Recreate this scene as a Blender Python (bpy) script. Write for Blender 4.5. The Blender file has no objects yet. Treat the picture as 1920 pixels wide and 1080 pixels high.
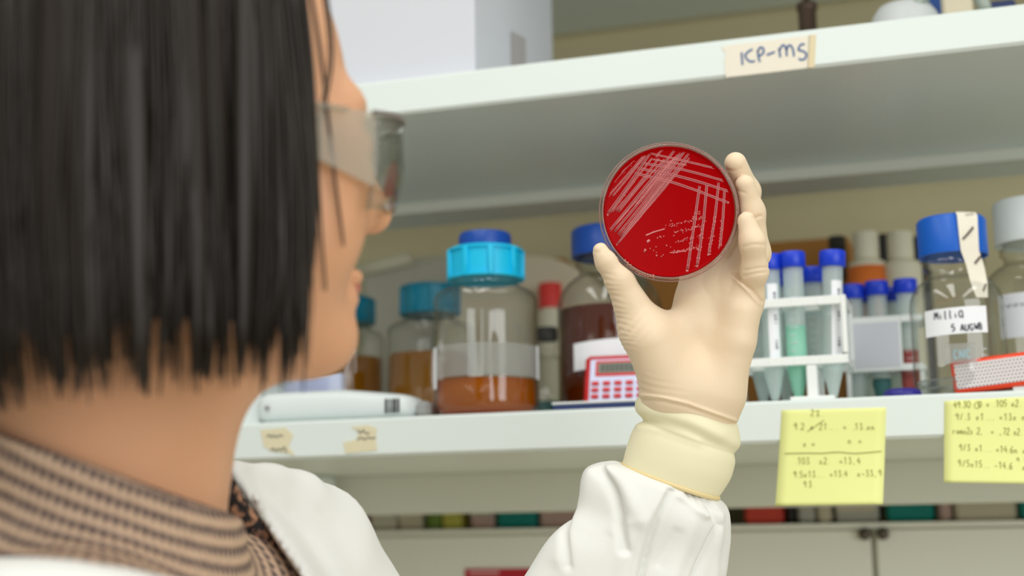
import bpy, math, random
import numpy as np
from mathutils import Vector, Matrix

random.seed(7)
rng = np.random.default_rng(11)
SC = bpy.context.scene
COL = SC.collection

# ------------------------------------------------------------------ camera
FPX = 2667.0
CZ = 1.33
YAW, PITCH, ROLL = 0.31383, 0.178078, -0.013013
_cy, _sy = math.cos(YAW), math.sin(YAW)
_fw = np.array([-_sy*math.cos(PITCH), _cy*math.cos(PITCH), math.sin(PITCH)])
_r = np.array([_cy, _sy, 0.0])
_u = np.cross(_r, _fw)
_c, _s = math.cos(ROLL), math.sin(ROLL)
CR = _c*_r + _s*_u
CU = -_s*_r + _c*_u
CF = _fw
CP = np.array([0, 0, CZ])

def ray(px, py):
    return CF + CR*(px-960)/FPX - CU*(py-540)/FPX
def atd(px, py, d):            # point at axial distance d
    return CP + ray(px, py)*d
def aty(px, py, Y):            # point on the plane y = Y
    v = ray(px, py)
    return CP + v*(Y/v[1])
def atz(px, py, Z):
    v = ray(px, py)
    return CP + v*((Z-CZ)/v[2])
def project(P):
    q = np.asarray(P, dtype=np.float32) - CP.astype(np.float32)
    d = q@CF.astype(np.float32)
    return 960+FPX*(q@CR.astype(np.float32))/d, 540-FPX*(q@CU.astype(np.float32))/d, d

cam_data = bpy.data.cameras.new('camera')
cam_data.sensor_width = 36.0
cam_data.lens = FPX/1920*36.0
cam_data.clip_start = 0.05
cam = bpy.data.objects.new('camera', cam_data)
COL.objects.link(cam)
M = Matrix(((CR[0], CU[0], -CF[0], CP[0]), (CR[1], CU[1], -CF[1], CP[1]), (CR[2], CU[2], -CF[2], CP[2]), (0, 0, 0, 1)))
cam.matrix_world = M
cam_data.dof.use_dof = True
cam_data.dof.focus_distance = 0.935
cam_data.dof.aperture_fstop = 4.6
SC.camera = cam

SC.view_settings.view_transform = 'Standard'
SC.view_settings.look = 'None'
SC.view_settings.gamma = 1.0
SC.view_settings.exposure = -0.17
SC.view_settings.use_curve_mapping = False
SC.cycles.use_denoising = True
SC.cycles.max_bounces = 14
SC.cycles.transparent_max_bounces = 24
SC.cycles.transmission_bounces = 10
SC.cycles.caustics_refractive = False
SC.cycles.caustics_reflective = False
SC.cycles.sample_clamp_indirect = 6.0

# ------------------------------------------------------------------ materials
def lin(c):
    return tuple((x/255/12.92 if x/255 <= 0.04045 else ((x/255+0.055)/1.055)**2.4) for x in c)
def mat(name, rgb, rough=0.5, metal=0.0, spec=0.5, trans=0.0, ior=1.45, sss=0.0, noise=0.0, nscale=60.0, bump=0.0, bscale=300.0, coat=0.0, linear=False):
    m = bpy.data.materials.new(name); m.use_nodes = True
    nt = m.node_tree; b = nt.nodes['Principled BSDF']
    c = tuple(rgb) if linear else lin(rgb)
    b.inputs['Base Color'].default_value = (*c, 1)
    b.inputs['Roughness'].default_value = rough
    b.inputs['Metallic'].default_value = metal
    b.inputs['Specular IOR Level'].default_value = spec
    b.inputs['Transmission Weight'].default_value = trans
    b.inputs['IOR'].default_value = ior
    b.inputs['Coat Weight'].default_value = coat
    if sss:
        b.inputs['Subsurface Weight'].default_value = sss
        b.inputs['Subsurface Radius'].default_value = (0.012, 0.005, 0.003)
        b.inputs['Subsurface Scale'].default_value = 0.6
    tc = nt.nodes.new('ShaderNodeTexCoord')
    if noise:
        n = nt.nodes.new('ShaderNodeTexNoise'); n.inputs['Scale'].default_value = nscale; n.inputs['Detail'].default_value = 4
        nt.links.new(tc.outputs['Object'], n.inputs['Vector'])
        mr = nt.nodes.new('ShaderNodeMapRange'); mr.inputs['To Min'].default_value = 1-noise; mr.inputs['To Max'].default_value = 1+noise
        nt.links.new(n.outputs['Fac'], mr.inputs['Value'])
        mx = nt.nodes.new('ShaderNodeVectorMath'); mx.operation = 'SCALE'
        mx.inputs[0].default_value = c
        nt.links.new(mr.outputs['Result'], mx.inputs['Scale'])
        nt.links.new(mx.outputs['Vector'], b.inputs['Base Color'])
    if bump:
        n2 = nt.nodes.new('ShaderNodeTexNoise'); n2.inputs['Scale'].default_value = bscale; n2.inputs['Detail'].default_value = 3
        nt.links.new(tc.outputs['Object'], n2.inputs['Vector'])
        bp = nt.nodes.new('ShaderNodeBump'); bp.inputs['Strength'].default_value = bump; bp.inputs['Distance'].default_value = 0.001
        nt.links.new(n2.outputs['Fac'], bp.inputs['Height']); nt.links.new(bp.outputs['Normal'], b.inputs['Normal'])
    return m

def thin_glass(name, tint=(0.96, 0.97, 0.96), edge=(0.42, 0.44, 0.42), gloss=1.0, rough=0.03):
    m = bpy.data.materials.new(name); m.use_nodes = True
    nt = m.node_tree; nt.nodes.clear(); N = nt.nodes.new; L = nt.links.new
    out = N('ShaderNodeOutputMaterial')
    lw = N('ShaderNodeLayerWeight'); lw.inputs['Blend'].default_value = 0.5
    pw = N('ShaderNodeMath'); pw.operation = 'POWER'; pw.inputs[1].default_value = 3.2
    L(lw.outputs['Facing'], pw.inputs[0])
    mc = N('ShaderNodeMix'); mc.data_type = 'RGBA'
    mc.inputs['A'].default_value = (*tint, 1); mc.inputs['B'].default_value = (*edge, 1)
    L(pw.outputs[0], mc.inputs['Factor'])
    tr = N('ShaderNodeBsdfTransparent'); L(mc.outputs['Result'], tr.inputs['Color'])
    gl = N('ShaderNodeBsdfGlossy'); gl.inputs['Roughness'].default_value = rough
    gl.inputs['Color'].default_value = (gloss, gloss, gloss, 1)
    p5 = N('ShaderNodeMath'); p5.operation = 'POWER'; p5.inputs[1].default_value = 5.0; L(lw.outputs['Facing'], p5.inputs[0])
    fr = N('ShaderNodeMath'); fr.operation = 'MULTIPLY_ADD'; fr.inputs[1].default_value = 0.6; fr.inputs[2].default_value = 0.06; L(p5.outputs[0], fr.inputs[0])
    ms = N('ShaderNodeMixShader'); L(fr.outputs[0], ms.inputs[0]); L(tr.outputs[0], ms.inputs[1]); L(gl.outputs[0], ms.inputs[2])
    L(ms.outputs[0], out.inputs['Surface'])
    return m

def milky(name, rgb, clear=0.5, rough=0.3):
    m = bpy.data.materials.new(name); m.use_nodes = True
    nt = m.node_tree; nt.nodes.clear(); N = nt.nodes.new; L = nt.links.new
    out = N('ShaderNodeOutputMaterial'); c = lin(rgb)
    tr = N('ShaderNodeBsdfTransparent'); tr.inputs['Color'].default_value = (*[min(1, 0.35+0.65*x) for x in c], 1)
    pr = N('ShaderNodeBsdfPrincipled'); pr.inputs['Base Color'].default_value = (*c, 1); pr.inputs['Roughness'].default_value = rough
    tl = N('ShaderNodeBsdfTranslucent'); tl.inputs['Color'].default_value = (*c, 1)
    m1 = N('ShaderNodeMixShader'); m1.inputs[0].default_value = 0.4; L(pr.outputs[0], m1.inputs[1]); L(tl.outputs[0], m1.inputs[2])
    m2 = N('ShaderNodeMixShader'); m2.inputs[0].default_value = clear; L(m1.outputs[0], m2.inputs[1]); L(tr.outputs[0], m2.inputs[2])
    L(m2.outputs[0], out.inputs['Surface'])
    return m

def amberish(name, rgb, clear):
    m = milky(name, rgb, clear, 0.12)
    nt = m.node_tree
    tr = [n for n in nt.nodes if n.bl_idname == 'ShaderNodeBsdfTransparent'][0]
    c = lin(rgb); tr.inputs['Color'].default_value = (c[0]**0.5, c[1]**0.8, c[2]*0.3+0.004, 1)
    return m

MT = dict(
    shelf=mat('white_laminate', (224, 233, 230), 0.35, noise=0.02, nscale=9),
    shelf_dark=mat('grey_rail', (216, 218, 206), 0.5),
    wall=mat('beige_wall', (196, 186, 150), 0.8, noise=0.03, nscale=4),
    floor=mat('vinyl_floor', (186, 172, 142), 0.5, noise=0.05, nscale=5),
    cabinet=mat('cabinet_paint', (228, 229, 216), 0.45, noise=0.015, nscale=6),
    seam=mat('cabinet_gap', (120, 118, 108), 0.7),
    knob=mat('knob_metal', (88, 80, 70), 0.4, metal=0.6),
    tape=mat('masking_tape', (232, 226, 210), 0.7, noise=0.03, nscale=90),
    tape_old=mat('old_tape', (222, 214, 182), 0.75, noise=0.05, nscale=120),
    tape_edge=mat('tape_edge', (222, 208, 172), 0.7),
    blue_ink=mat('blue_ink', (60, 96, 150), 0.6),
    dark_ink=mat('dark_ink', (52, 54, 66), 0.6),
    pencil=mat('pencil', (168, 168, 96), 0.7),
    note=mat('yellow_paper', (236, 240, 158), 0.75, noise=0.015, nscale=25),
    white_card=mat('white_card', (208, 211, 219), 0.6, noise=0.015, nscale=12),
    white_plastic=mat('white_plastic', (222, 230, 230), 0.35),
    grey_plastic=mat('grey_plastic', (150, 152, 150), 0.4),
    cyan=mat('cyan_plastic', (0, 192, 236), 0.4),
    teal=mat('teal_plastic', (0, 128, 156), 0.35),
    navy=mat('blue_cap_dark', (10, 70, 160), 0.35),
    blue=mat('blue_cap', (2, 92, 196), 0.38),
    tubeblue=mat('tube_cap', (20, 60, 205), 0.35),
    glass=thin_glass('clear_glass'),
    glass2=thin_glass('clear_glass_amber', (0.93, 0.93, 0.9), (0.3, 0.29, 0.26)),
    amber=amberish('amber_liquid', (216, 128, 0), 0.42),
    amber_dark=amberish('dark_amber_liquid', (108, 40, 2), 0.18),
    amber_pale=amberish('olive_amber_liquid', (200, 140, 8), 0.35),
    water=thin_glass('clear_liquid', (0.93, 0.95, 0.94), (0.7, 0.74, 0.72)),
    tealliq=mat('teal_liquid', (80, 150, 160), 0.1, trans=0.7, ior=1.33),
    label=mat('paper_label', (236, 239, 244), 0.65),
    frost=milky('frosted_patch', (222, 226, 224), 0.55),
    calc_red=mat('red_plastic', (206, 40, 44), 0.35),
    calc_face=mat('lilac_plastic', (206, 214, 242), 0.4),
    lcd=mat('lcd_screen', (120, 124, 112), 0.3),
    lcd_seg=mat('lcd_segment', (50, 52, 50), 0.5),
    notebook=mat('navy_cover', (42, 58, 104), 0.5),
    pages=mat('page_edges', (230, 232, 232), 0.7),
    rack=mat('rack_plastic', (236, 240, 238), 0.35),
    pp=milky('tube_plastic', (232, 244, 242), 0.42),
    mint=milky('mint_liquid', (178, 238, 216), 0.22),
    tealm=milky('teal_tube_liquid', (92, 150, 150), 0.35),
    redm=milky('red_tube_liquid', (214, 112, 108), 0.35),
    pinkm=milky('pink_tube_liquid', (196, 150, 160), 0.2),
    orange=mat('orange_plastic', (236, 70, 30), 0.35),
    orange_pale=mat('orange_label', (240, 128, 56), 0.5),
    cream=mat('cream_plastic', (226, 220, 196), 0.5),
    kraft=mat('cardboard', (176, 122, 58), 0.8, noise=0.06, nscale=40),
    dark=mat('dark_plastic', (48, 46, 44), 0.4),
    brownmetal=mat('dark_brown_metal', (84, 66, 54), 0.4, metal=0.4),
    purple=mat('violet_cap', (40, 36, 130), 0.4),
    red=mat('red_card', (226, 78, 60), 0.6),
    crimson=mat('crimson_card', (178, 26, 46), 0.6),
    magenta=mat('magenta_card', (120, 36, 66), 0.6),
    green=mat('green_card', (120, 146, 60), 0.6),
    yellow=mat('yellow_card', (206, 200, 90), 0.6),
    pink=mat('pink_card', (206, 172, 162), 0.6),
    tealbox=mat('teal_box', (0, 138, 126), 0.5),
    dgreen=mat('dark_green', (30, 70, 58), 0.5),
    beige=mat('beige_card', (222, 211, 184), 0.7),
    greyc=mat('grey_card', (196, 192, 178), 0.7),
    skin=mat('skin', (216, 164, 128), 0.5, sss=0.25, noise=0.03, nscale=30, spec=0.35),
    lip=mat('lip', (196, 112, 100), 0.4),
    eye=mat('eye_white', (228, 222, 214), 0.2),
    iris=mat('iris', (50, 32, 22), 0.2),
    hair=mat('hair', (0.017, 0.0115, 0.0082), 0.45, spec=0.4, linear=True),
    brow=mat('brow', (92, 66, 52), 0.7),
    lens=thin_glass('safety_lens', (0.9, 0.91, 0.88), (0.55, 0.56, 0.52)),
    sidelens=milky('side_shield', (228, 226, 216), 0.66, 0.2),
    frame=mat('clear_frame', (120, 112, 108), 0.3),
    latex=mat('latex', (233, 212, 182), 0.5, sss=0.12, spec=0.35, bump=0.06, bscale=900),
    cuff=mat('latex_cuff', (238, 232, 198), 0.5, sss=0.1, spec=0.35),
    bead=mat('latex_bead', (228, 208, 156), 0.5),
    coat=mat('white_cotton', (231, 232, 228), 0.85, bump=0.12, bscale=1500),
    trouser=mat('trouser', (40, 44, 58), 0.9),
    shoe=mat('shoe', (30, 30, 32), 0.5),
    agar=mat('blood_agar', (160, 1, 5), 0.3, spec=0.04),
    streak=mat('colony', (206, 122, 122), 0.35, noise=0.12, nscale=500),
    dish=thin_glass('dish_plastic', (0.98, 0.95, 0.94), (0.92, 0.82, 0.79)),
    emboss=mat('embossed_plastic', (226, 150, 140), 0.15),
)
MT['rim'] = milky('dish_rim', (228, 200, 192), 0.62, 0.15)

def knit_material():
    m = bpy.data.materials.new('knit'); m.use_nodes = True
    nt = m.node_tree; N = nt.nodes.new; L = nt.links.new
    b = nt.nodes['Principled BSDF']; b.inputs['Roughness'].default_value = 0.95
    b.inputs['Specular IOR Level'].default_value = 0.1
    at = N('ShaderNodeAttribute'); at.attribute_name = 'knit'; at.attribute_type = 'GEOMETRY'
    sep = N('ShaderNodeSeparateXYZ'); L(at.outputs['Vector'], sep.inputs[0])
    def sinw(sock, k, ph=0):
        a = N('ShaderNodeMath'); a.operation = 'MULTIPLY_ADD'; a.inputs[1].default_value = k; a.inputs[2].default_value = ph; L(sock, a.inputs[0])
        s = N('ShaderNodeMath'); s.operation = 'SINE'; L(a.outputs[0], s.inputs[0]); return s.outputs[0]
    def op(o, a, bb):
        n = N('ShaderNodeMath'); n.operation = o
        for i, x in enumerate((a, bb)):
            if isinstance(x, (int, float)): n.inputs[i].default_value = x
            else: L(x, n.inputs[i])
        return n.outputs[0]
    st = sinw(sep.outputs['Y'], 2*math.pi/0.0058)          # stitches along a row
    rowp = op('ADD', sep.outputs['X'], op('MULTIPLY', st, 0.0006))
    rw = sinw(rowp, 2*math.pi/0.0078)
    noi = N('ShaderNodeTexNoise'); noi.inputs['Scale'].default_value = 60
    v = op('ADD', rw, op('MULTIPLY', st, 0.55))
    v = op('ADD', v, op('MULTIPLY', op('SUBTRACT', noi.outputs['Fac'], 0.5), 1.2))
    mr = N('ShaderNodeMapRange'); mr.inputs['From Min'].default_value = -1.1; mr.inputs['From Max'].default_value = 0.5
    L(v, mr.inputs['Value'])
    cr = N('ShaderNodeValToRGB')
    cr.color_ramp.elements[0].color = (*lin((96, 84, 84)), 1); cr.color_ramp.elements[1].color = (*lin((208, 178, 152)), 1)
    L(mr.outputs[0], cr.inputs[0]); L(cr.outputs[0], b.inputs['Base Color'])
    bp = N('ShaderNodeBump'); bp.inputs['Strength'].default_value = 0.6; bp.inputs['Distance'].default_value = 0.002
    L(mr.outputs[0], bp.inputs['Height']); L(bp.outputs[0], b.inputs['Normal'])
    return m
MT['knit'] = knit_material()

def shaded_knit_material():
    m = bpy.data.materials.new('shaded_knit'); m.use_nodes = True
    nt = m.node_tree; N = nt.nodes.new; L = nt.links.new; b = nt.nodes['Principled BSDF']; b.inputs['Roughness'].default_value = 0.9
    tc = N('ShaderNodeTexCoord'); vo = N('ShaderNodeTexNoise'); vo.inputs['Scale'].default_value = 230; vo.inputs['Detail'].default_value = 1
    L(tc.outputs['Object'], vo.inputs['Vector'])
    cr = N('ShaderNodeValToRGB'); cr.color_ramp.elements[0].position = 0.48; cr.color_ramp.elements[1].position = 0.72
    cr.color_ramp.elements[0].color = (*lin((28, 22, 22)), 1); cr.color_ramp.elements[1].color = (*lin((176, 130, 100)), 1)  # dark end carries the shade on the sweater's far side, plus its pattern
    L(vo.outputs['Fac'], cr.inputs[0]); L(cr.outputs[0], b.inputs['Base Color'])
    return m
MT['knit_shade'] = shaded_knit_material()

def grille_material():
    m = bpy.data.materials.new('perforated_grey'); m.use_nodes = True
    nt = m.node_tree; N = nt.nodes.new; L = nt.links.new; b = nt.nodes['Principled BSDF']; b.inputs['Roughness'].default_value = 0.5
    at = N('ShaderNodeAttribute'); at.attribute_name = 'uvp'
    sep = N('ShaderNodeSeparateXYZ'); L(at.outputs['Vector'], sep.inputs[0])
    P = 0.0028
    def op(o, *a):
        n = N('ShaderNodeMath'); n.operation = o
        for i, x in enumerate(a):
            if isinstance(x, (int, float)): n.inputs[i].default_value = x
            else: L(x, n.inputs[i])
        return n.outputs[0]
    row = op('FLOOR', op('DIVIDE', sep.outputs['Y'], P))
    u = op('ADD', op('DIVIDE', sep.outputs['X'], P), op('MULTIPLY', op('MODULO', row, 2), 0.5))
    fu = op('SUBTRACT', op('FRACT', u), 0.5)
    fv = op('SUBTRACT', op('FRACT', op('DIVIDE', sep.outputs['Y'], P)), 0.5)
    d = op('SQRT', op('ADD', op('MULTIPLY', fu, fu), op('MULTIPLY', fv, fv)))
    mr = N('ShaderNodeMapRange'); mr.inputs['From Min'].default_value = 0.22; mr.inputs['From Max'].default_value = 0.34; L(d, mr.inputs['Value'])
    cr = N('ShaderNodeValToRGB')
    cr.color_ramp.elements[0].color = (*lin((132, 124, 130)), 1); cr.color_ramp.elements[1].color = (*lin((222, 216, 216)), 1)
    L(mr.outputs[0], cr.inputs[0]); L(cr.outputs[0], b.inputs['Base Color'])
    return m
MT['grille'] = grille_material()

# ------------------------------------------------------------------ object helpers
ORIGIN = {}
def thing(name, label, cat, loc, group=None, kind=None):
    o = bpy.data.objects.new(name, None); COL.objects.link(o)
    o.empty_display_size = 0.02
    o.location = Vector([float(x) for x in loc]); o['label'] = label; o['category'] = cat
    if group: o['group'] = group
    if kind: o['kind'] = kind
    ORIGIN[o.name] = np.array(loc, dtype=float)
    return o
def add_mesh(name, verts, faces, material, parent=None, smooth=True, label=None):
    """verts in world coordinates; stored relative to the thing's base"""
    verts = np.asarray(verts, dtype=float)
    org = ORIGIN[parent.name] if parent is not None else np.zeros(3)
    me = bpy.data.meshes.new(name)
    me.from_pydata((verts-org).tolist(), [], faces if isinstance(faces, list) else faces.tolist())
    me.materials.append(material)
    if smooth:
        me.polygons.foreach_set('use_smooth', [True]*len(me.polygons))
    me.update()
    o = bpy.data.objects.new(name, me); COL.objects.link(o)
    if parent is not None:
        o.parent = parent
    ORIGIN[o.name] = org
    if label: o['label'] = label
    return o
def setp(o, label=None, cat=None, group=None, kind=None):
    for k, v in (('label', label), ('category', cat), ('group', group), ('kind', kind)):
        if v: o[k] = v
    return o

class MB:
    def __init__(s): s.v = []; s.f = []
    def add(s, V, F):
        n = len(s.v); s.v += [tuple(map(float, p)) for p in V]; s.f += [tuple(n+i for i in f) for f in F]; return s
    def box(s, c, size, ax=None, bev=0.0):
        """box with chamfered edges; c centre, size full sizes, ax optional 3 axes"""
        hx, hy, hz = [x/2 for x in size]
        A = np.eye(3) if ax is None else np.asarray(ax, dtype=float)
        b = min(bev, 0.49*min(size))
        if b <= 0:
            V = [(sx*hx, sy*hy, sz*hz) for sx in (-1, 1) for sy in (-1, 1) for sz in (-1, 1)]
            F = [(0, 1, 3, 2), (4, 6, 7, 5), (0, 4, 5, 1), (2, 3, 7, 6), (0, 2, 6, 4), (1, 5, 7, 3)]
        else:
            V = []; idx = {}
            for sx in (-1, 1):
                for sy in (-1, 1):
                    for sz in (-1, 1):
                        for k in range(3):
                            p = [sx*(hx-b), sy*(hy-b), sz*(hz-b)]; p[k] = (sx*hx, sy*hy, sz*hz)[k]
                            idx[(sx, sy, sz, k)] = len(V); V.append(tuple(p))
            F = []
            for k in range(3):
                i, j = (k+1) % 3, (k+2) % 3
                for sg in (-1, 1):
                    q = []
                    for a, bb in ((-1, -1), (1, -1), (1, 1), (-1, 1)):
                        s3 = [0, 0, 0]; s3[k] = sg; s3[i] = a; s3[j] = bb; q.append(idx[(*s3, k)])
                    F.append(tuple(q if sg > 0 else q[::-1]))
            for k in range(3):
                i, j = (k+1) % 3, (k+2) % 3
                for a in (-1, 1):
                    for bb in (-1, 1):
                        def I(sk, ax_):
                            s3 = [0, 0, 0]; s3[k] = sk; s3[i] = a; s3[j] = bb; return idx[(*s3, ax_)]
                        q = [I(-1, i), I(1, i), I(1, j), I(-1, j)]
                        F.append(tuple(q if a*bb < 0 else q[::-1]))
            for sx in (-1, 1):
                for sy in (-1, 1):
                    for sz in (-1, 1):
                        q = [idx[(sx, sy, sz, k)] for k in range(3)]
                        F.append(tuple(q if sx*sy*sz > 0 else q[::-1]))
        V = [np.asarray(c)+p[0]*A[0]+p[1]*A[1]+p[2]*A[2] for p in V]
        return s.add(V, F)
    def lathe(s, c, prof, n=48, ax=None, rib=0, ribd=0.0, ribr=(0, 0), cap0=True):
        """prof: list of (r, h); c base point; ax 3 axes (x,y,up)"""
        A = np.eye(3) if ax is None else np.asarray(ax, dtype=float)
        V = []; F = []
        for r, h in prof:
            for i in range(n):
                t = 2*math.pi*i/n
                rr = r
                if rib and ribr[0] <= h <= ribr[1]:
                    rr = r-ribd*(0.5+0.5*math.cos(rib*t))
                V.append(np.asarray(c)+rr*math.cos(t)*A[0]+rr*math.sin(t)*A[1]+h*A[2])
        for j in range(len(prof)-1):
            for i in range(n):
                F.append((j*n+i, j*n+(i+1) % n, (j+1)*n+(i+1) % n, (j+1)*n+i))
        if prof[0][0] > 1e-6 and cap0: F.append(tuple(range(n))[::-1])
        if prof[-1][0] > 1e-6: F.append(tuple((len(prof)-1)*n+i for i in range(n)))
        return s.add(V, F)
    def tube(s, pts, rad, n=8, flat=None, nrm=None):
        pts = np.asarray(pts, dtype=float); m = len(pts)
        rad = np.broadcast_to(np.asarray(rad, dtype=float), (m,))
        T = np.gradient(pts, axis=0); T /= np.linalg.norm(T, axis=1, keepdims=True)+1e-12
        V = []; ref = np.array([0.3, 0.2, 0.93]) if nrm is None else None
        for k in range(m):
            a = np.asarray(nrm if np.ndim(nrm) == 1 else nrm[k], dtype=float) if nrm is not None else ref
            a = a-T[k]*(a@T[k]); a /= np.linalg.norm(a)+1e-12
            b = np.cross(T[k], a)
            fl = 1.0 if flat is None else flat
            for i in range(n):
                t = 2*math.pi*i/n
                V.append(pts[k]+rad[k]*(math.cos(t)*fl*a+math.sin(t)*b))
        F = [(k*n+i, k*n+(i+1) % n, (k+1)*n+(i+1) % n, (k+1)*n+i) for k in range(m-1) for i in range(n)]
        F += [tuple(range(n))[::-1], tuple((m-1)*n+i for i in range(n))]
        return s.add(V, F)
    def build(s, name, m, parent=None, smooth=False, label=None):
        return add_mesh(name, s.v, s.f, m, parent, smooth, label)

def smooth_angle(o, deg=35):
    me = o.data
    me.polygons.foreach_set('use_smooth', [True]*len(me.polygons))
    me.set_sharp_from_angle(angle=math.radians(deg))
    return o

# --------------------------------------------------------------- handwriting
GLY = {
 '0': [[(.3, 1), (.08, .8), (.05, .35), (.3, 0), (.52, .3), (.5, .8), (.3, 1)]], '1': [[(.15, .75), (.35, 1), (.33, 0)]],
 '2': [[(.08, .8), (.3, 1), (.5, .8), (.4, .5), (.05, .02), (.55, .05)]], '3': [[(.1, .95), (.45, .97), (.25, .58), (.5, .4), (.4, .05), (.08, .08)]],
 '4': [[(.35, 1), (.05, .4), (.55, .42)], [(.42, .7), (.4, 0)]], '5': [[(.5, 1), (.15, .98), (.12, .58), (.42, .58), (.48, .2), (.1, .02)]],
 '6': [[(.45, 1), (.12, .6), (.08, .2), (.3, 0), (.5, .22), (.3, .48), (.1, .3)]], '7': [[(.05, .95), (.5, .97), (.2, 0)]],
 '9': [[(.48, .75), (.25, .55), (.08, .75), (.28, 1), (.48, .8), (.4, 0)]], 'x': [[(.08, .5), (.48, .02)], [(.48, .52), (.06, 0)]],
 '=': [[(.05, .42), (.5, .45)], [(.06, .2), (.52, .22)]], '.': [[(.2, .02), (.27, .05)]], ',': [[(.25, .08), (.18, -.14)]],
 '-': [[(.08, .32), (.5, .36)]], '%': [[(.12, .9), (.2, .75), (.05, .78), (.12, .9)], [(.5, 1), (.1, 0)], [(.45, .2), (.55, .08), (.4, .05), (.45, .2)]],
 '/': [[(.45, 1), (.1, 0)]], 'n': [[(.06, .5), (.1, 0)], [(.1, .35), (.28, .5), (.4, .3), (.42, 0)]],
 'r': [[(.06, .5), (.1, 0)], [(.1, .35), (.25, .5), (.38, .45)]], 'a': [[(.42, .45), (.15, .5), (.06, .15), (.3, .03), (.42, .4), (.46, .02)]],
 'm': [[(.04, .5), (.07, 0)], [(.07, .35), (.18, .5), (.27, .3), (.27, 0)], [(.27, .35), (.4, .5), (.5, .3), (.52, 0)]],
 'o': [[(.28, .5), (.08, .25), (.28, 0), (.48, .25), (.28, .5)]], 's': [[(.42, .48), (.15, .45), (.2, .28), (.4, .2), (.35, .02), (.08, .04)]],
 'e': [[(.08, .25), (.45, .3), (.3, .5), (.08, .3), (.2, .02), (.46, .08)]], 'i': [[(.2, .5), (.22, 0)], [(.2, .68), (.22, .72)]],
 'l': [[(.2, 1), (.18, .05), (.3, .02)]], 'M': [[(.04, 0), (.1, .95), (.28, .35), (.48, .95), (.55, 0)]], 'Q': [[(.3, .95), (.06, .7), (.08, .2), (.3, .05), (.5, .3), (.48, .8), (.3, .95)], [(.35, .25), (.58, -.05)]],
 'U': [[(.06, .95), (.08, .2), (.28, 0), (.48, .25), (.5, .95)]], 'A': [[(.04, 0), (.28, .95), (.52, 0)], [(.14, .35), (.44, .35)]],
 'G': [[(.5, .8), (.25, .98), (.05, .5), (.25, .02), (.5, .2), (.5, .45), (.32, .45)]], 'R': [[(.08, 0), (.08, .95), (.4, .9), (.42, .6), (.1, .5), (.5, 0)]],
 'W': [[(.02, .95), (.15, 0), (.3, .6), (.44, 0), (.58, .95)]], 'B': [[(.08, 0), (.08, .95), (.4, .85), (.38, .58), (.1, .52), (.46, .35), (.4, .05), (.08, 0)]],
 'C': [[(.5, .8), (.25, .98), (.06, .5), (.25, .02), (.5, .18)]], 'N': [[(.06, 0), (.08, .95), (.46, .02), (.5, .97)]], 'D': [[(.08, 0), (.08, .95), (.4, .8), (.48, .4), (.36, .08), (.08, 0)]],
 'O': [[(.3, .98), (.06, .7), (.08, .2), (.3, .02), (.52, .25), (.5, .75), (.3, .98)]], 'J': [[(.42, .95), (.42, .2), (.25, 0), (.06, .15)]],
 ' ': [],
}
def text_strokes(txt, x, y, h, adv=0.62, slope=0.0, jit=0.03, x1=None):
    """pixel-like plane (y down): returns polylines"""
    out = []
    if x1 is not None:
        tot = sum(0.55 if ch == '.' else 1.0 for ch in txt); adv = (x1-x)/tot/h
    for ch in txt:
        for st in GLY.get(ch, []):
            out.append([(x+(p[0]+random.uniform(-jit, jit))*min(h, h*adv*1.75)*0.9, y-(p[1]+random.uniform(-jit, jit))*h-slope*0) for p in st])
        if ch == '.': x += h*adv*0.55
        else: x += h*adv
        y += slope*h*adv
    return out
def densify(p, n=3, smoothp=True):
    p = np.asarray(p, dtype=float)
    if len(p) < 3: 
        t = np.linspace(0, 1, max(2, n)); return p[0]+(p[-1]-p[0])*t[:, None]
    out = []
    q = np.vstack([2*p[0]-p[1], p, 2*p[-1]-p[-2]])
    for i in range(1, len(q)-2):
        for t in np.linspace(0, 1, n, endpoint=False):
            a, b, c, d = q[i-1], q[i], q[i+1], q[i+2]
            out.append(0.5*((2*b)+(-a+c)*t+(2*a-5*b+4*c-d)*t*t+(-a+3*b-3*c+d)*t**3))
    out.append(p[-1]); return np.array(out)
def ribbons(mb, strokes, width, fmap, n=3):
    """flat ink ribbons; fmap maps 2D plane -> 3D world (already lifted off the surface)"""
    for st in strokes:
        p = densify(st, n)
        T = np.gradient(p, axis=0); T /= np.linalg.norm(T, axis=1, keepdims=True)+1e-9
        Nn = np.stack([-T[:, 1], T[:, 0]], 1)*width/2
        L_ = [fmap(*q) for q in p+Nn]; R_ = [fmap(*q) for q in p-Nn]
        m = len(p); V = L_+R_
        mb.add(V, [(i, i+1, m+i+1, m+i) for i in range(m-1)])
    return mb

# --------------------------------------------------------------- distance fields
def grid(lo, hi, h):
    ax = [np.arange(lo[i], hi[i]+h, h, dtype=np.float32) for i in range(3)]
    G = np.stack(np.meshgrid(*ax, indexing='ij'), -1)
    return G, np.array([a[0] for a in ax], dtype=np.float32)
def smin(a, b, k):
    if k <= 0: return np.minimum(a, b)
    h = np.maximum(k-np.abs(a-b), 0)/k
    return np.minimum(a, b)-h*h*k*0.25
def smax(a, b, k): return -smin(-a, -b, k)
def f32(*p): return [np.asarray(x, dtype=np.float32) for x in p]
def cone(G, a, b, ra, rb):
    a, b = f32(a, b); ab = b-a
    t = np.clip(((G-a)@ab)/float(ab@ab), 0, 1)
    return np.linalg.norm(G-a-t[..., None]*ab, axis=-1)-(ra+(rb-ra)*t)
def sph(G, c, r): return np.linalg.norm(G-np.asarray(c, dtype=np.float32), axis=-1)-r
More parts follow.
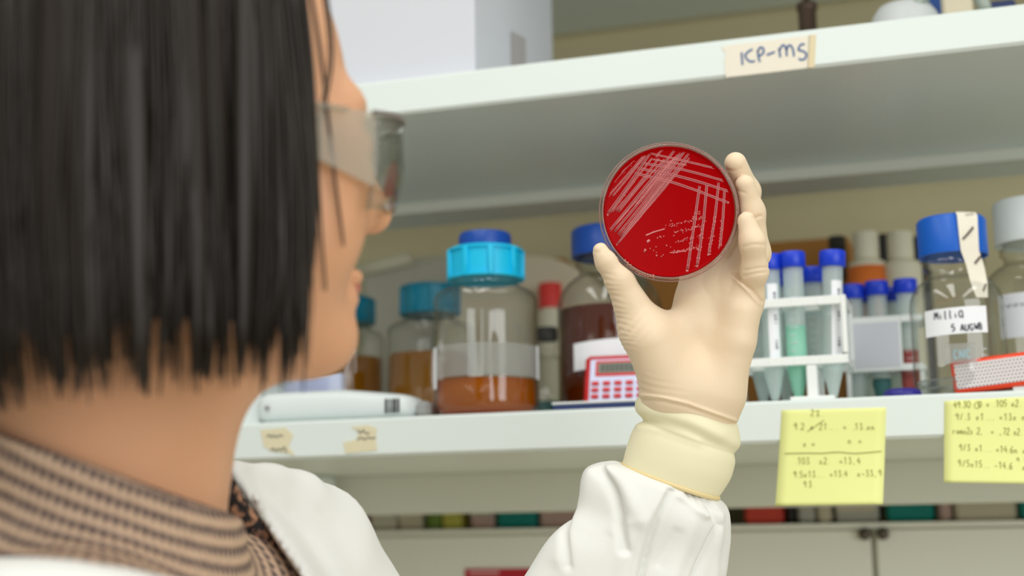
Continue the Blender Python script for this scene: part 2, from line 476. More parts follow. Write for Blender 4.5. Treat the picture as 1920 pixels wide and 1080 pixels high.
def ell(G, c, rad, ax=None):
    q = G-np.asarray(c, dtype=np.float32)
    if ax is not None: q = q@np.asarray(ax, dtype=np.float32).T
    rad = np.asarray(rad, dtype=np.float32)
    k0 = np.linalg.norm(q/rad, axis=-1); k1 = np.linalg.norm(q/(rad*rad), axis=-1)
    return k0*(k0-1)/np.maximum(k1, 1e-6)
def chain(G, J, k=0.003):
    d = None
    for (a, ra), (b, rb) in zip(J[:-1], J[1:]):
        c = cone(G, a, b, ra, rb); d = c if d is None else smin(d, c, k)
    return d
def nets(Fd, org, h):
    """surface nets: field -> (verts, quads)"""
    S = Fd < 0
    nx, ny, nz = Fd.shape
    cnt = np.zeros((nx-1, ny-1, nz-1), np.float32); acc = np.zeros((nx-1, ny-1, nz-1, 3), np.float32)
    corners = [(i, j, k) for i in (0, 1) for j in (0, 1) for k in (0, 1)]
    def sl(c): return tuple(slice(c[i], Fd.shape[i]-1+c[i]) for i in range(3))
    for a in corners:
        for ax in range(3):
            if a[ax] == 1: continue
            b = list(a); b[ax] = 1
            fa, fb = Fd[sl(a)], Fd[sl(b)]
            cr = (fa < 0) != (fb < 0)
            t = np.where(cr, fa/np.where(cr, fa-fb, 1), 0)
            cnt += cr
            for m in range(3):
                acc[..., m] += np.where(cr, a[m]+(t if m == ax else 0), 0)
    act = cnt > 0
    idx = -np.ones(cnt.shape, np.int64); n = int(act.sum()); idx[act] = np.arange(n)
    cell = np.argwhere(act)
    V = org+(cell+acc[act]/cnt[act][:, None])*h
    Q = []
    for ax in range(3):
        o1, o2 = (ax+1) % 3, (ax+2) % 3
        A = [slice(None)]*3; B = [slice(None)]*3
        A[ax] = slice(0, -1); B[ax] = slice(1, None)
        for w in (A, B): w[o1] = slice(1, -1); w[o2] = slice(1, -1)
        sa, sb = S[tuple(A)], S[tuple(B)]
        e = np.argwhere(sa != sb)
        if not len(e): continue
        fl = sa[tuple(e.T)]
        base = e.copy(); base[:, o1] += 1; base[:, o2] += 1
        def cid(d1, d2):
            q = base.copy(); q[:, o1] -= d1; q[:, o2] -= d2; return idx[tuple(q.T)]
        q = np.stack([cid(1, 1), cid(0, 1), cid(0, 0), cid(1, 0)], 1)
        q[~fl] = q[~fl][:, ::-1]
        Q.append(q)
    return V, np.concatenate(Q)
def segdist2(x, y, a, b):
    ax, ay = a; bx, by = b; dx, dy = bx-ax, by-ay
    t = np.clip(((x-ax)*dx+(y-ay)*dy)/(dx*dx+dy*dy), 0, 1)
    return (x-ax-t*dx)**2+(y-ay-t*dy)**2
def creases(x, y, lines):
    """sum of soft grooves (+) / ridges (-) in metres; each line: (pts, depth, width)"""
    s = 0
    for pts, dep, w in lines:
        d2 = None
        for a, b in zip(pts[:-1], pts[1:]):
            q = segdist2(x, y, a, b); d2 = q if d2 is None else np.minimum(d2, q)
        s = s+dep*np.exp(-d2/(w*w))
    return s

SHZ = CZ+0.11262          # top of the lower shelf
SHB = CZ+0.07813
UPB = CZ+0.39178
UPT = CZ+0.42606
SY = 1.17                 # plane of the shelf fronts
WY = 1.86                 # back wall
# ================================================================== setting
def struct(name, mb, m, label, cat):
    o = mb.build(name, m); return setp(o, label, cat, None, 'structure')
struct('floor', MB().box((-0.2, 0.4, -0.05), (6.4, 5.2, 0.1)), MT['floor'], 'pale vinyl laboratory floor', 'floor')
struct('wall_back', MB().box((-0.2, WY+0.05, 1.35), (6.4, 0.1, 2.7)), MT['wall'], 'beige wall behind the white shelves', 'wall')

# ceiling lamps of the room, with fill lights added out of view
def area(name, loc, sx, sy, power, color=(1.0, 0.985, 0.94), rot=(0, 0, 0)):
    ld = bpy.data.lights.new(name, 'AREA'); ld.shape = 'RECTANGLE'; ld.size = sx; ld.size_y = sy
    ld.energy = power; ld.color = color
    o = bpy.data.objects.new(name, ld); COL.objects.link(o); o.location = loc; o.rotation_euler = rot
    return o
area('ceiling_lamp', (-1.0, -0.25, 2.65), 0.3, 2.2, 12)
area('ceiling_lamp', (-0.2, -0.25, 2.65), 0.3, 2.2, 13.5)  # middle lamp added for the sheen on top of the hair
area('ceiling_lamp', (0.9, -0.25, 2.65), 0.3, 2.2, 13)
_wp = Vector((2.2, -1.5, 1.7)); _wd = (Vector((-0.25, 1.1, 1.4))-_wp).to_track_quat('-Z', 'Y').to_euler()
area('side_fill', _wp, 2.4, 1.7, 59, (0.96, 0.985, 1.0), _wd)  # unseen fill light added from the right; no window is known there
w = bpy.data.worlds.new('world'); SC.world = w; w.use_nodes = True
bg = w.node_tree.nodes['Background']; bg.inputs[0].default_value = (0.98, 0.96, 0.86, 1); bg.inputs[1].default_value = 0.50

# ================================================================== shelves
XL, XR = -1.75, 0.85
def board(name, z0, z1, y1, rail, label):
    t = thing(name, label, 'shelf', ((XL+XR)/2, SY, z0))
    cx = (XL+XR)/2
    b = MB().box((cx, (SY+y1)/2, (z0+z1)/2), (XR-XL, y1-SY, z1-z0), bev=0.0025).build('board', MT['shelf'], t)
    if rail:
        MB().box((cx, 1.494+0.006, z0-rail/2), (XR-XL, 0.012, rail), bev=0.001).build('rear_rail', MT['shelf_dark'], t)
    return t
low = board('shelf', SHB, SHZ, 1.83, 0.044, 'lower white shelf carrying the bottles and the tube racks')
upp = board('shelf', UPB, UPT, 1.62, 0.013, 'upper white shelf overhead with the handwritten tape strip')
top = board('shelf', CZ+0.705, CZ+0.739, 1.84, 0, 'highest shelf, only its underside showing above the white carton')
for tt, z0 in ((low, 0.0), (upp, SHZ), (top, UPT)):
    pass
pt = thing('shelf_upright', 'white upright post under the lower shelf near the coat collar', 'post', (aty(595, 915, 1.46)[0], 1.46, 0))
px_ = ORIGIN[pt.name][0]
MB().box((px_, 1.46, SHB/2), (0.030, 0.03, SHB-0.002), bev=0.002).build('post', MT['shelf'], pt)
q = aty(574, 908, 1.455)
MB().box((q[0], 1.46, SHB-0.020), (0.016, 0.028, 0.036), bev=0.003).build('bracket', MT['dark'], pt)

# ------------------------------------------------------------------ tape strips on the shelf fronts
def on_front(dy=0.0008):
    return lambda x, y: aty(x, y, SY-dy)
def sheet(mb, poly, dy=0.0006, th=0.0009):
    f = [aty(x, y, SY-dy) for x, y in poly]; bk = [aty(x, y, SY-dy) + np.array([0, th, 0]) for x, y in poly]
    n = len(poly); F = [tuple(range(n)), tuple(range(n, 2*n))[::-1]] + [(i, i+n, (i+1) % n+n, (i+1) % n) for i in range(n)]
    return mb.add(f+bk, F)
t = thing('tape_label', 'cream masking tape strip with blue handwriting on the upper shelf', 'label', aty(1450, 105, SY))
sheet(MB(), [(1353, 88), (1370, 84), (1440, 76), (1518, 66), (1515, 127), (1440, 136), (1361, 145), (1358, 115), (1361, 100)]).build('tape', MT['tape'], t)
sheet(MB(), [(1517, 66), (1530, 64.5), (1527, 126), (1514, 127)]).build('tape_end', MT['tape_edge'], t)
S8 = 8.727
def k8(pts): return [(1340+a/S8, 60+b/S8) for a, b in pts]
st = [k8(p) for p in ([(440, 330), (448, 440), (455, 540)], [(620, 280), (545, 325), (500, 385), (540, 455), (600, 485), (660, 470)],
      [(705, 300), (715, 400), (740, 490)], [(700, 330), (740, 255), (795, 270), (795, 340), (730, 395)], [(850, 375), (915, 352), (985, 322)],
      [(1050, 265), (1065, 340), (1072, 415)], [(1060, 300), (1100, 225), (1140, 220), (1172, 290), (1180, 395)], [(1175, 300), (1205, 225), (1250, 225), (1285, 300), (1298, 400)],
      [(1475, 200), (1410, 205), (1370, 290), (1440, 310), (1500, 355), (1480, 430), (1420, 455), (1375, 430)])]
ribbons(MB(), st, 3.6, on_front(0.0010), 5).build('handwriting', MT['blue_ink'], t)

t = thing('tape_label', 'torn cream tape scrap on the lower shelf beside the neck', 'label', aty(515, 830, SY))
sheet(MB(), [(488, 806), (535, 802), (550, 815), (541, 836), (553, 855), (540, 850), (525, 848), (508, 846), (494, 836), (491, 820)]).build('tape', MT['tape_old'], t)
ribbons(MB(), [[(500, 819), (505, 815), (509, 820), (514, 816), (518, 820), (524, 816), (531, 818)], [(508, 845), (512, 840), (517, 846), (522, 841), (527, 845), (533, 838), (537, 849)]], 1.8, on_front(0.001)).build('handwriting', MT['dark_ink'], t)
t = thing('tape_label', 'pair of torn cream tape pieces on the shelf below the big cyan-capped bottle', 'label', aty(680, 825, SY))
sheet(MB(), [(658, 800), (690, 797), (706, 803), (704, 822), (707, 844), (690, 846), (648, 850), (643, 830), (668, 824), (672, 810)]).build('tape', MT['tape_old'], t)
ribbons(MB(), [[(670, 806), (676, 812), (681, 806), (686, 813), (693, 811)], [(670, 825), (677, 820), (683, 824), (690, 820), (697, 822), (704, 820)]], 1.8, on_front(0.001)).build('handwriting', MT['dark_ink'], t)

# ------------------------------------------------------------------ sticky notes
def sticky(corners, label, lines, rules, wd, flat_v=0.24, curl=0.006):
    """corners px: tl, tr, br, bl on the shelf plane; the free lower part bows forward"""
    tl, tr, br, bl = [aty(*c, SY-0.0004) for c in corners]
    t = thing('sticky_note', label, 'note', (tl+tr)/2)
    def surf(u, v, off=0.0):
        p = (tl*(1-u)+tr*u)*(1-v)+(bl*(1-u)+br*u)*v
        k = max(0.0, v-flat_v)/(1-flat_v)
        d = curl*k*k*(0.8+0.4*u)
        return p+np.array([0, -d-off, 0])
    nu, nv = 10, 24
    V = [surf(i/nu, j/nv) for j in range(nv+1) for i in range(nu+1)]
    V2 = [p+np.array([0, 0.0007, 0]) for p in V]; n = len(V)
    F = []
    for j in range(nv):
        for i in range(nu):
            a = j*(nu+1)+i; F += [(a, a+1, a+nu+2, a+nu+1), (n+a, n+a+nu+1, n+a+nu+2, n+a+1)]
    for i in range(nu):
        F += [(i, n+i, n+i+1, i+1), (nv*(nu+1)+i, nv*(nu+1)+i+1, n+nv*(nu+1)+i+1, n+nv*(nu+1)+i)]
    for j in range(nv):
        a, b = j*(nu+1), (j+1)*(nu+1); F += [(a, b, n+b, n+a), (a+nu, n+a+nu, n+b+nu, b+nu)]
    MB().add(V+V2, F).build('sheet', MT['note'], t, True)
    x0, y0 = corners[0]; W = corners[1][0]-corners[0][0]; H = corners[3][1]-corners[0][1]
    sk = (corners[3][0]-corners[0][0])/H
    def fm(x, y):
        v = (y-y0-(corners[1][1]-y0)*(x-x0)/W)/H
        u = (x-x0-sk*(y-y0))/W
        return surf(u, v, 0.0004)
    st = []
    for txt, x, xe_, y, h, sl in lines: st += text_strokes(txt, x, y, h*0.95, slope=sl, x1=xe_)
    mb = MB(); ribbons(mb, st, wd, fm, 3); mb.build('handwriting', MT['pencil'], t)
    if rules:
        mb = MB()
        for p, wl in rules: ribbons(mb, [p], wl, fm, 6)
        mb.build('ruled_line', MT['pencil'], t)
sticky([(1465.5, 769), (1661.5, 764), (1656.5, 946), (1455, 949)], 'yellow sticky note with crossed-out sums, below the white tube rack',
       [('2%.', 1521, 1547, 780, 13, .05), ('9.2 x 21.... = .13.xn', 1489, 1642, 806, 13, 0), ('x =', 1506, 1530, 838, 13, 0), ('n =', 1590, 1618, 832, 13, 0),
        ('.103  x2.  =13,4', 1491, 1614, 871, 13, -.01), ('9.5x13.... =13.4  x-33,9', 1488, 1652, 896, 12.5, -.02), ('93.', 1507, 1531, 914, 12, 0)],
       [([(1514, 810), (1530, 799), (1546, 788)], 1.6), ([(1471, 851), (1510, 850), (1542, 850), (1570, 848), (1604, 850), (1651, 846)], 2.2)], 1.5)
sticky([(1770.5, 752), (1962, 742), (1960, 908), (1770, 905)], 'yellow sticky note cut by the picture edge, below the orange perforated box',
       [('49.30  O = .105 x2. =', 1788, 1930, 765, 13, -.03), ('9/.3 x1.... =13x n', 1792, 1926, 787, 12.5, -.01), ('ramo2s 2,  = .,72 x2.', 1787, 1918, 813, 12.5, -.01),
        ('9/3 x1.... =14.6n x', 1799, 1926, 844, 12.5, 0), ('n =', 1908, 1928, 858, 12, 0), ('9/5x15... -14.6  x', 1797, 1926, 873, 12.5, 0)],
       [([(1828, 759), (1833, 753), (1838, 758), (1835, 765), (1829, 764), (1828, 758)], 1.3)], 1.5, curl=0.004)

# ================================================================== bottles
def px2m(px, py, Y):   # metres per image pixel at that place
    return float((aty(px, py, Y)-CP)@CF)/FPX
def bottle(name, label, cx, Y, ytop, wpx, capw, caph, parts, base=SHZ, group=None, ybody=600):
    """generic screw-cap bottle. cx px at mid height; widths px; returns (thing, dims)"""
    p = aty(cx, ybody, Y); m = px2m(cx, ybody, Y)
    pt_ = aty(cx, ytop, Y-capw*0.25*m)
    H = pt_[2]-base
    t = thing(name, label, 'bottle', (p[0], Y, base), group)
    return t, np.array([p[0], Y, base]), m, H
def duran(t, c, R, H, rc, hc, liquid, level, capm, glass, neck=None, sh=0.62):
    """rounded-shoulder laboratory bottle"""
    zs = H-hc                                  # underside of the cap
    rn = rc*0.80
    zsh = H*sh                                 # start of the shoulder
    prof = [(0.0, 0.001), (R*0.80, 0.001), (R*0.93, 0.004), (R, 0.012), (R, zsh)]
    for k in range(1, 9):
        a = k/8*math.pi/2
        zz = zsh+(zs-0.018-zsh)*(math.sin(a)*0.72+0.28*k/8); prof.append((rn+(R-rn)*math.cos(a)**1.15, zz))
    prof += [(rn, zs-0.012), (rn*1.12, zs-0.009), (rn*1.12, zs-0.004), (rn, zs-0.002), (rn, H-0.004)]
    b = MB().lathe(c, prof, 56).build('glass_body', glass, t, True)
    if liquid:
        ri = R-0.0025
        lp = [(0, 0.004), (ri*0.8, 0.004), (ri*0.95, 0.007), (ri, 0.014), (ri, min(level, zsh))]
        if level > zsh: lp += [(ri*0.99, level)]
        lp += [(0, lp[-1][1])]
        MB().lathe(c, lp, 56).build('liquid', liquid, t, True)
    cp = MB().lathe(c, [(0, H-0.003), (0, H), (rc*0.93, H), (rc, H-0.0025), (rc, zs), (rc*0.93, zs), (rc*0.93, zs+0.002)][1:], 180, rib=36, ribd=0.0018, ribr=(zs+0.001, H-0.0026)).build('cap', capm, t, True)
    smooth_angle(cp, 50)
    return prof
def cyl_map(c, R, a0, z0, sc=1.0, off=0.0006):
    """2D (x right, y down, metres) -> cylinder surface facing angle a0"""
    def f(x, y):
        a = a0+x/R
        return np.array([c[0]+(R+off)*math.cos(a), c[1]+(R+off)*math.sin(a), z0-y])
    return f
def patch(mb, fm, x0, x1, y0, y1, n=14, skew=0.0):
    V = []; 
    for j in range(2):
        for i in range(n+1):
            x = x0+(x1-x0)*i/n; V.append(fm(x, (y0 if j == 0 else y1)+skew*(i/n)))
    mb.add(V, [(i, n+1+i, n+2+i, i+1) for i in range(n)])
    return mb
def facing(c):      # angle on the cylinder that faces the camera
    return math.atan2(CP[1]-c[1], CP[0]-c[0])

# -- big bottle, cyan collar
def wide_bottle(cx, Y, ytop, ycol0, ycol1, wpx, colw, capw, ylev, liquid, label, colm, capm, ybody=620, with_label=True, ycaptop=None):
    m = px2m(cx, ybody, Y); p = aty(cx, ybody, Y); c = np.array([p[0], Y, SHZ+0.0005])
    R = wpx*m/2; rcol = colw*m/2; rcap = capw*m/2
    z = lambda y, front: aty(cx, y, Y-front)[2]-c[2]
    H1 = z(ycol0, rcol*0.6); H0 = z(ycol1, rcol); 
    lev = z(ylev, R)
    t = thing('bottle', label, 'bottle', c)
    zsh = H0-0.019
    prof = [(0, 0.001), (R*0.85, 0.001), (R*0.96, 0.004), (R, 0.012), (R, zsh)]
    for k in range(1, 9):
        a = k/8*math.pi/2; prof.append((rcol*0.92+(R-rcol*0.92)*math.cos(a)**1.3, zsh+0.0125*math.sin(a)))
    prof += [(rcol*0.90, H0-0.0035), (rcol*0.9, H0+0.004), (rcol*0.86, H1-0.004)]
    MB().lathe(c, prof, 56).build('glass_body', MT['glass'], t, True)
    ri = R-0.0028
    MB().lathe(c, [(0, 0.004), (ri*0.9, 0.004), (ri, 0.012), (ri, lev), (ri*0.97, lev-0.0006), (0, lev-0.0006)], 56).build('liquid', liquid, t, True)
    col = MB().lathe(c, [(rcol*0.9, H0), (rcol+0.0022, H0+0.0005), (rcol+0.0022, H0+0.003), (rcol, H0+0.0036), (rcol, H1-0.0042), (rcol+0.0022, H1-0.0036), (rcol+0.0022, H1-0.002), (rcol*0.97, H1), (rcol*0.5, H1+0.0005)], 64)
    # grip lugs around the collar
    for k in range(9):
        a = 2*math.pi*k/9+0.30; A = [(math.cos(a), math.sin(a), 0), (-math.sin(a), math.cos(a), 0), (0, 0, 1)]
        col.box(c+np.array([math.cos(a)*rcol, math.sin(a)*rcol, (H0+H1)/2-0.001]), (0.006, 0.0055, H1-H0-0.002), A, 0.001)
    cc = col.build('collar', colm, t); smooth_angle(cc, 40)
    if capm:
        H2 = z(ytop, rcap*0.6)
        cp = MB().lathe(c, [(rcap*0.9, H1), (rcap, H1+0.001), (rcap, H2-0.003), (rcap*0.95, H2), (0, H2)], 72, rib=36, ribd=0.0008, ribr=(H1, H2-0.0031)).build('cap', capm, t); smooth_angle(cp, 45)
    return t, c, R, m, lev, H1
t, c, R, m, lev, H1 = wide_bottle(911, 1.228, 433, 459, 514, 195, 137, 100, 704, MT['amber'], 'large clear bottle with bright cyan collar and amber liquid', MT['cyan'], MT['navy'])
a0 = facing(c)
fm = cyl_map(c, R, a0, c[2]+lev)
patch(MB(), fm, -R*1.25, R*1.28, -0.030, -0.001, 24).build('frosted_band', MT['frost'], t, True)
patch(MB(), cyl_map(c, R, a0, c[2]+lev, off=0.0009), -R*1.42, -R*1.16, -0.030, 0.008, 6).build('paper_label', MT['label'], t, True)
patch(MB(), cyl_map(c, R, a0, c[2]+lev, off=0.0009), R*1.2, R*1.42, -0.031, 0.0, 6).build('paper_label', MT['label'], t, True)
wide_bottle(806, 1.43, 530, 531, 583, 160, 106, 0, 655, MT['amber_pale'], 'teal-capped bottle of brownish amber liquid half behind the cyan-collared one', MT['teal'], None)
wide_bottle(645, 1.50, 553, 554, 600, 150, 108, 0, 663, MT['amber_pale'], 'teal-capped amber bottle peeping out beside the chin', MT['teal'], None)

# -- amber bottle, blue cap
cx, Y = 1143, 1.30
m = px2m(cx, 600, Y); p = aty(cx, 600, Y); c = np.array([p[0], Y, SHZ+0.0005]); R = 196*m/2
H = aty(cx, 417, Y-0.03)[2]-c[2]; hc = H-(aty(cx, 471, Y-0.03)[2]-c[2]); lev = aty(cx, 566, Y-R)[2]-c[2]
t = thing('bottle', 'dark amber bottle with ribbed blue cap behind the gloved thumb', 'bottle', c)
duran(t, c, R, H, 138*m/2, hc, MT['amber_dark'], lev, MT['navy'], MT['glass2'], sh=lev/H)
fm = cyl_map(c, R, facing(c), c[2], off=0.0012)
zl = c[2]-aty(cx, 640, Y-R)[2]; zl2 = c[2]-aty(cx, 692, Y-R)[2]
patch(MB(), fm, -0.036, 0.045, zl, zl2, 16, skew=-0.006).build('paper_label', MT['label'], t, True)

# -- clear bottle with tape over the blue cap
cx, Y = 1798, 1.222
m = px2m(cx, 640, Y); p = aty(cx, 640, Y); c = np.array([p[0], Y, SHZ+0.0005]); R = 172*m/2
H = aty(1789, 402, Y-0.02)[2]-c[2]; hc = H-(aty(1789, 471, Y-0.027)[2]-c[2])
t = thing('bottle', 'clear bottle with bright blue cap crossed by a white tape strip', 'bottle', c)
lev = aty(cx, 716, Y-R)[2]-c[2]
duran(t, c, R, H, 128*m/2, hc, MT['water'], lev, MT['blue'], MT['glass'], sh=0.50)
a0 = facing(c)
fm = cyl_map(c, R, a0, c[2], off=0.0010)
def zz(y, x=1798): return c[2]-aty(x, y, Y-R)[2]
lb = patch(MB(), fm, -0.0265, 0.0235, zz(578), zz(628), 16, skew=-0.0018).build('paper_label', MT['label'], t, True)
fi = cyl_map(c, R, a0, c[2], off=0.0014)
st = text_strokes('MilliQ', -0.0178, zz(596), 0.0062) + text_strokes('5 AUG', -0.0050, zz(621), 0.0055) + text_strokes('WB', 0.0125, zz(619), 0.0055)
ribbons(MB(), st, 0.0009, fi, 3).build('handwriting', MT['dark_ink'], t)
patch(MB(), fm, -0.0125, 0.0125, zz(644), zz(681), 8).build('frosted_patch', MT['frost'], t, True)
ribbons(MB(), text_strokes('CNC', -0.0050, zz(673), 0.0075), 0.0014, fi, 3).build('printed_mark', mat('grey_blue_print', (150, 176, 184), 0.5), t)
mb = MB()
for k in range(5): ribbons(mb, [[(0.016, zz(655+k*12)), (0.021, zz(655+k*12))]], 0.0006, fi, 2)
mb.build('graduation', MT['white_card'], t)
# tape: over the cap top, down its side and onto the shoulder
rc = 128*m/2
ta = a0+0.48
rad = np.array([math.cos(ta), math.sin(ta), 0]); tg = np.array([-math.sin(ta), math.cos(ta), 0])
pth = [(rc*0.2, H+0.0006), (rc*0.95, H+0.0006), (rc+0.0012, H-0.003), (rc+0.0012, H-hc*0.6), (rc+0.0015, H-hc), (rc*1.0, H-hc-0.012), (R*0.86, H-hc-0.027), (R*0.95, H-hc-0.040)]
V = []; hw = [0.009, 0.009, 0.009, 0.0085, 0.008, 0.0078, 0.0074, 0.005]
for (r_, h_), w_ in zip(pth, hw):
    for s_ in (-1, 1): V.append(c+rad*r_+np.array([0, 0, h_])+tg*(w_*s_+ (0.004 if h_ < H-hc else 0))-rad*(0.0022 if h_ > H-hc-0.001 else 0)*0.3)
mb = MB().add(V, [(2*i, 2*i+1, 2*i+3, 2*i+2) for i in range(len(pth)-1)])
tp = mb.build('autoclave_tape', MT['tape'], t, True)
mb = MB()
def tpm(x, s):   # s along the path 0..7 ; x across in [-1,1]
    i = int(min(6, max(0, math.floor(s)))); f = s-i
    a, b = np.array(V[2*i]), np.array(V[2*i+1]); a2, b2 = np.array(V[2*i+2]), np.array(V[2*i+3])
    l, r_ = a*(1-f)+a2*f, b*(1-f)+b2*f
    return l+(r_-l)*(x+1)/2+rad*0.0007
for (x0, s0, x1, s1) in ((-0.2, 1.9, 0.7, 1.5), (-0.7, 3.3, 0.5, 2.6), (0.0, 4.9, 0.95, 4.4), (0.3, 6.6, 0.8, 6.1)):
    ribbons(mb, [[(x0, s0), (x1, s1)]], 0.16, tpm, 6)
mb.build('tape_stripe', mat('tape_stripe', (96, 82, 74), 0.7), t)

# -- right-hand bottle with a white cap
cx, Y = 1950, 1.33
m = px2m(cx, 600, Y); p = aty(cx, 600, Y); c = np.array([p[0], Y, SHZ+0.0005]); R = 192*m/2
H = aty(cx, 377, Y)[2]-c[2]; hc = H-(aty(cx, 446, Y-0.03)[2]-c[2])
t = thing('bottle', 'clear bottle with white cap cut by the picture edge', 'bottle', c)
duran(t, c, R, H, 142*m/2, hc, None, 0, MT['white_plastic'], MT['glass2'], sh=0.56)
fm = cyl_map(c, R, facing(c), c[2], off=0.001)
zl = c[2]-aty(cx, 545, Y-R)[2]; zl2 = c[2]-aty(cx, 629, Y-R)[2]
patch(MB(), fm, -0.036, 0.03, zl, zl2, 16).build('paper_label', MT['label'], t, True)
fi = cyl_map(c, R, facing(c), c[2], off=0.0014)
ribbons(MB(), text_strokes('Prepared'.lower().replace('p', 'r').replace('d', 'o'), -0.033, zl+0.012, 0.005)+text_strokes('3', -0.034, zl+0.027, 0.006), 0.0006, fi, 2).build('handwriting', MT['grey_plastic'], t)

# -- bottle of teal liquid far between the two front bottles
cx, Y = 1026, 1.45
m = px2m(cx, 680, Y); p = aty(cx, 680, Y); c = np.array([p[0], Y, SHZ+0.0005]); R = 0.020
t = thing('bottle', 'small clear bottle with teal liquid behind the big cyan-collared one', 'bottle', c)
duran(t, c, R, 0.115, 0.012, 0.014, MT['tealliq'], 0.035, MT['dark'], MT['glass2'], sh=0.72)

# ================================================================== calculator, notebook, white device
def plate_frame(origin, ex, ez):
    ey = np.cross(ez, ex); return [np.asarray(ex), ey, np.asarray(ez)]
Y = 1.212
bl = aty(1093, 752, Y); br = aty(1222, 752, Y)
wd = 0.058; ht = 0.095; tilt = math.radians(24)
yaw = math.radians(6)
ex = np.array([math.cos(yaw), math.sin(yaw), 0]); up0 = np.array([0, 0, 1.0]); dpt = np.array([-math.sin(yaw), math.cos(yaw), 0])
ez = up0*math.cos(tilt)+dpt*math.sin(tilt); ey = np.cross(ez, ex)
A = [ex, ey, ez]
wd = float((br-bl)@ex)
ht = (aty(1150, 666, Y+0.018)[2]-SHZ)/math.cos(tilt)
base = np.array([(bl[0]+br[0])/2, Y, SHZ+0.002])
ctr = base+ez*(ht/2)+ey*0.004
t = thing('calculator', 'red and lilac pocket calculator leaning on the dark amber bottle', 'calculator', base)
cr = MB().box(ctr, (wd, 0.009, ht), A, 0.0035).build('body', MT['calc_red'], t); smooth_angle(cr, 60)
F0 = ctr-ey*0.0046
MB().box(F0-ex*0.0+ez*(-0.001), (wd-0.010, 0.0014, ht-0.010), A, 0.0006).build('face_plate', MT['calc_face'], t)
dz = ht/2-0.016
MB().box(F0-ey*0.0008+ez*dz+ex*0.001, (wd-0.018, 0.0012, 0.016), A, 0.0005).build('screen_frame', MT['calc_red'], t)
sc_ = MB().box(F0-ey*0.0015+ez*dz+ex*0.001, (wd-0.023, 0.0006, 0.0105), A).build('screen', MT['lcd'], t)
mb = MB()
for k in range(8):
    x = -wd/2+0.0155+k*(wd-0.031)/7
    for dx in (-0.0011, 0.0011): mb.box(F0-ey*0.0020+ez*dz+ex*(x+dx+0.001), (0.0007, 0.0003, 0.007), A)
    for dzz in (-0.0033, 0, 0.0033): mb.box(F0-ey*0.0020+ez*(dz+dzz)+ex*(x+0.001), (0.0022, 0.0003, 0.0006), A)
mb.build('digit_segments', MT['lcd_seg'], sc_)
for r_ in range(4):
    for k in range(5):
        x = -wd/2+0.0105+k*(wd-0.021)/4
        MB().box(F0-ey*0.0016+ez*(dz-0.0155-r_*0.0066)+ex*x, (0.0066, 0.0022, 0.0040), A, 0.0008).build('key', MT['calc_red'], t)

p = aty(1115, 758, 1.19)
x0, x1 = aty(1038, 760, 1.182)[0], aty(1192, 758, 1.182)[0]
t = thing('notebook', 'thin navy notebook lying flat in front of the calculator', 'notebook', ((x0+x1)/2, 1.195, SHZ))
hz = aty(1115, 751, 1.178)[2]-SHZ
MB().box(((x0+x1)/2, 1.189, SHZ+hz*0.36), (x1-x0, 0.020, hz*0.66), bev=0.0008).build('cover', MT['notebook'], t)
MB().box(((x0+x1)/2, 1.189, SHZ+hz*0.85), (x1-x0+0.002, 0.021, hz*0.28), bev=0.0008).build('pages', MT['pages'], t)

# white hand-held device lying on the shelf
Y = 1.215
x0, x1 = aty(496, 760, Y)[0], aty(792, 760, Y)[0]
z1 = aty(640, 728, Y-0.02)[2]; hh = z1-SHZ-0.001
t = thing('handheld_device', 'white rounded handheld device lying flat with small black bars on its side', 'device', ((x0+x1)/2, Y, SHZ))
sec = []
n = 28; ring = 24; V = []; F = []
for i in range(n+1):
    s_ = i/n; x = x0+(x1-x0)*s_
    e = min(1, max(0.0, math.sqrt(max(0, 1-max(0, (0.10-s_)/0.10)**2))))*min(1, math.sqrt(max(0.0, 1-max(0, (s_-0.90)/0.10)**2)))
    e = max(e, 0.03)
    hgt = hh/2*(0.90+0.10*math.cos((s_-0.35)*2.4))*(1-0.22*max(0, s_-0.55)/0.45)
    for k in range(ring):
        a = 2*math.pi*k/ring; ca, sa = math.cos(a), math.sin(a)
        yy = 0.026*e**0.6*math.copysign(abs(ca)**0.6, ca); zc = hgt*(0.35+0.65*e)*math.copysign(abs(sa)**0.6, sa)
        V.append((x, Y+yy, SHZ+0.001+hgt+zc))
for i in range(n):
    for k in range(ring):
        F.append((i*ring+k, i*ring+(k+1) % ring, (i+1)*ring+(k+1) % ring, (i+1)*ring+k))
F += [tuple(range(ring))[::-1], tuple(n*ring+k for k in range(ring))]
MB().add(V, F).build('housing', MT['white_plastic'], t, True)
xe = x1
MB().box((xe+0.004, Y+0.002, SHZ+hh*0.30), (0.016, 0.030, hh*0.52), bev=0.004).build('end_cap', MT['grey_plastic'], t)
mb = MB()
for k, wpx in enumerate((5, 3, 6, 4)):
    xx = aty(723+k*7.5, 767, Y-0.0275)[0]; mb.box((xx, Y-0.0262, SHZ+hh*0.40), (wpx*0.00046, 0.0012, hh*0.44))
mb.build('bar_marking', MT['lcd_seg'], t)
MB().lathe((aty(526, 760, Y)[0], Y-0.0268, SHZ+hh*0.5), [(0.0025, 0), (0.0025, 0.0008), (0, 0.0008)], 20, [(1, 0, 0), (0, 0, 1), (0, -1, 0)]).build('button', MT['grey_plastic'], t)

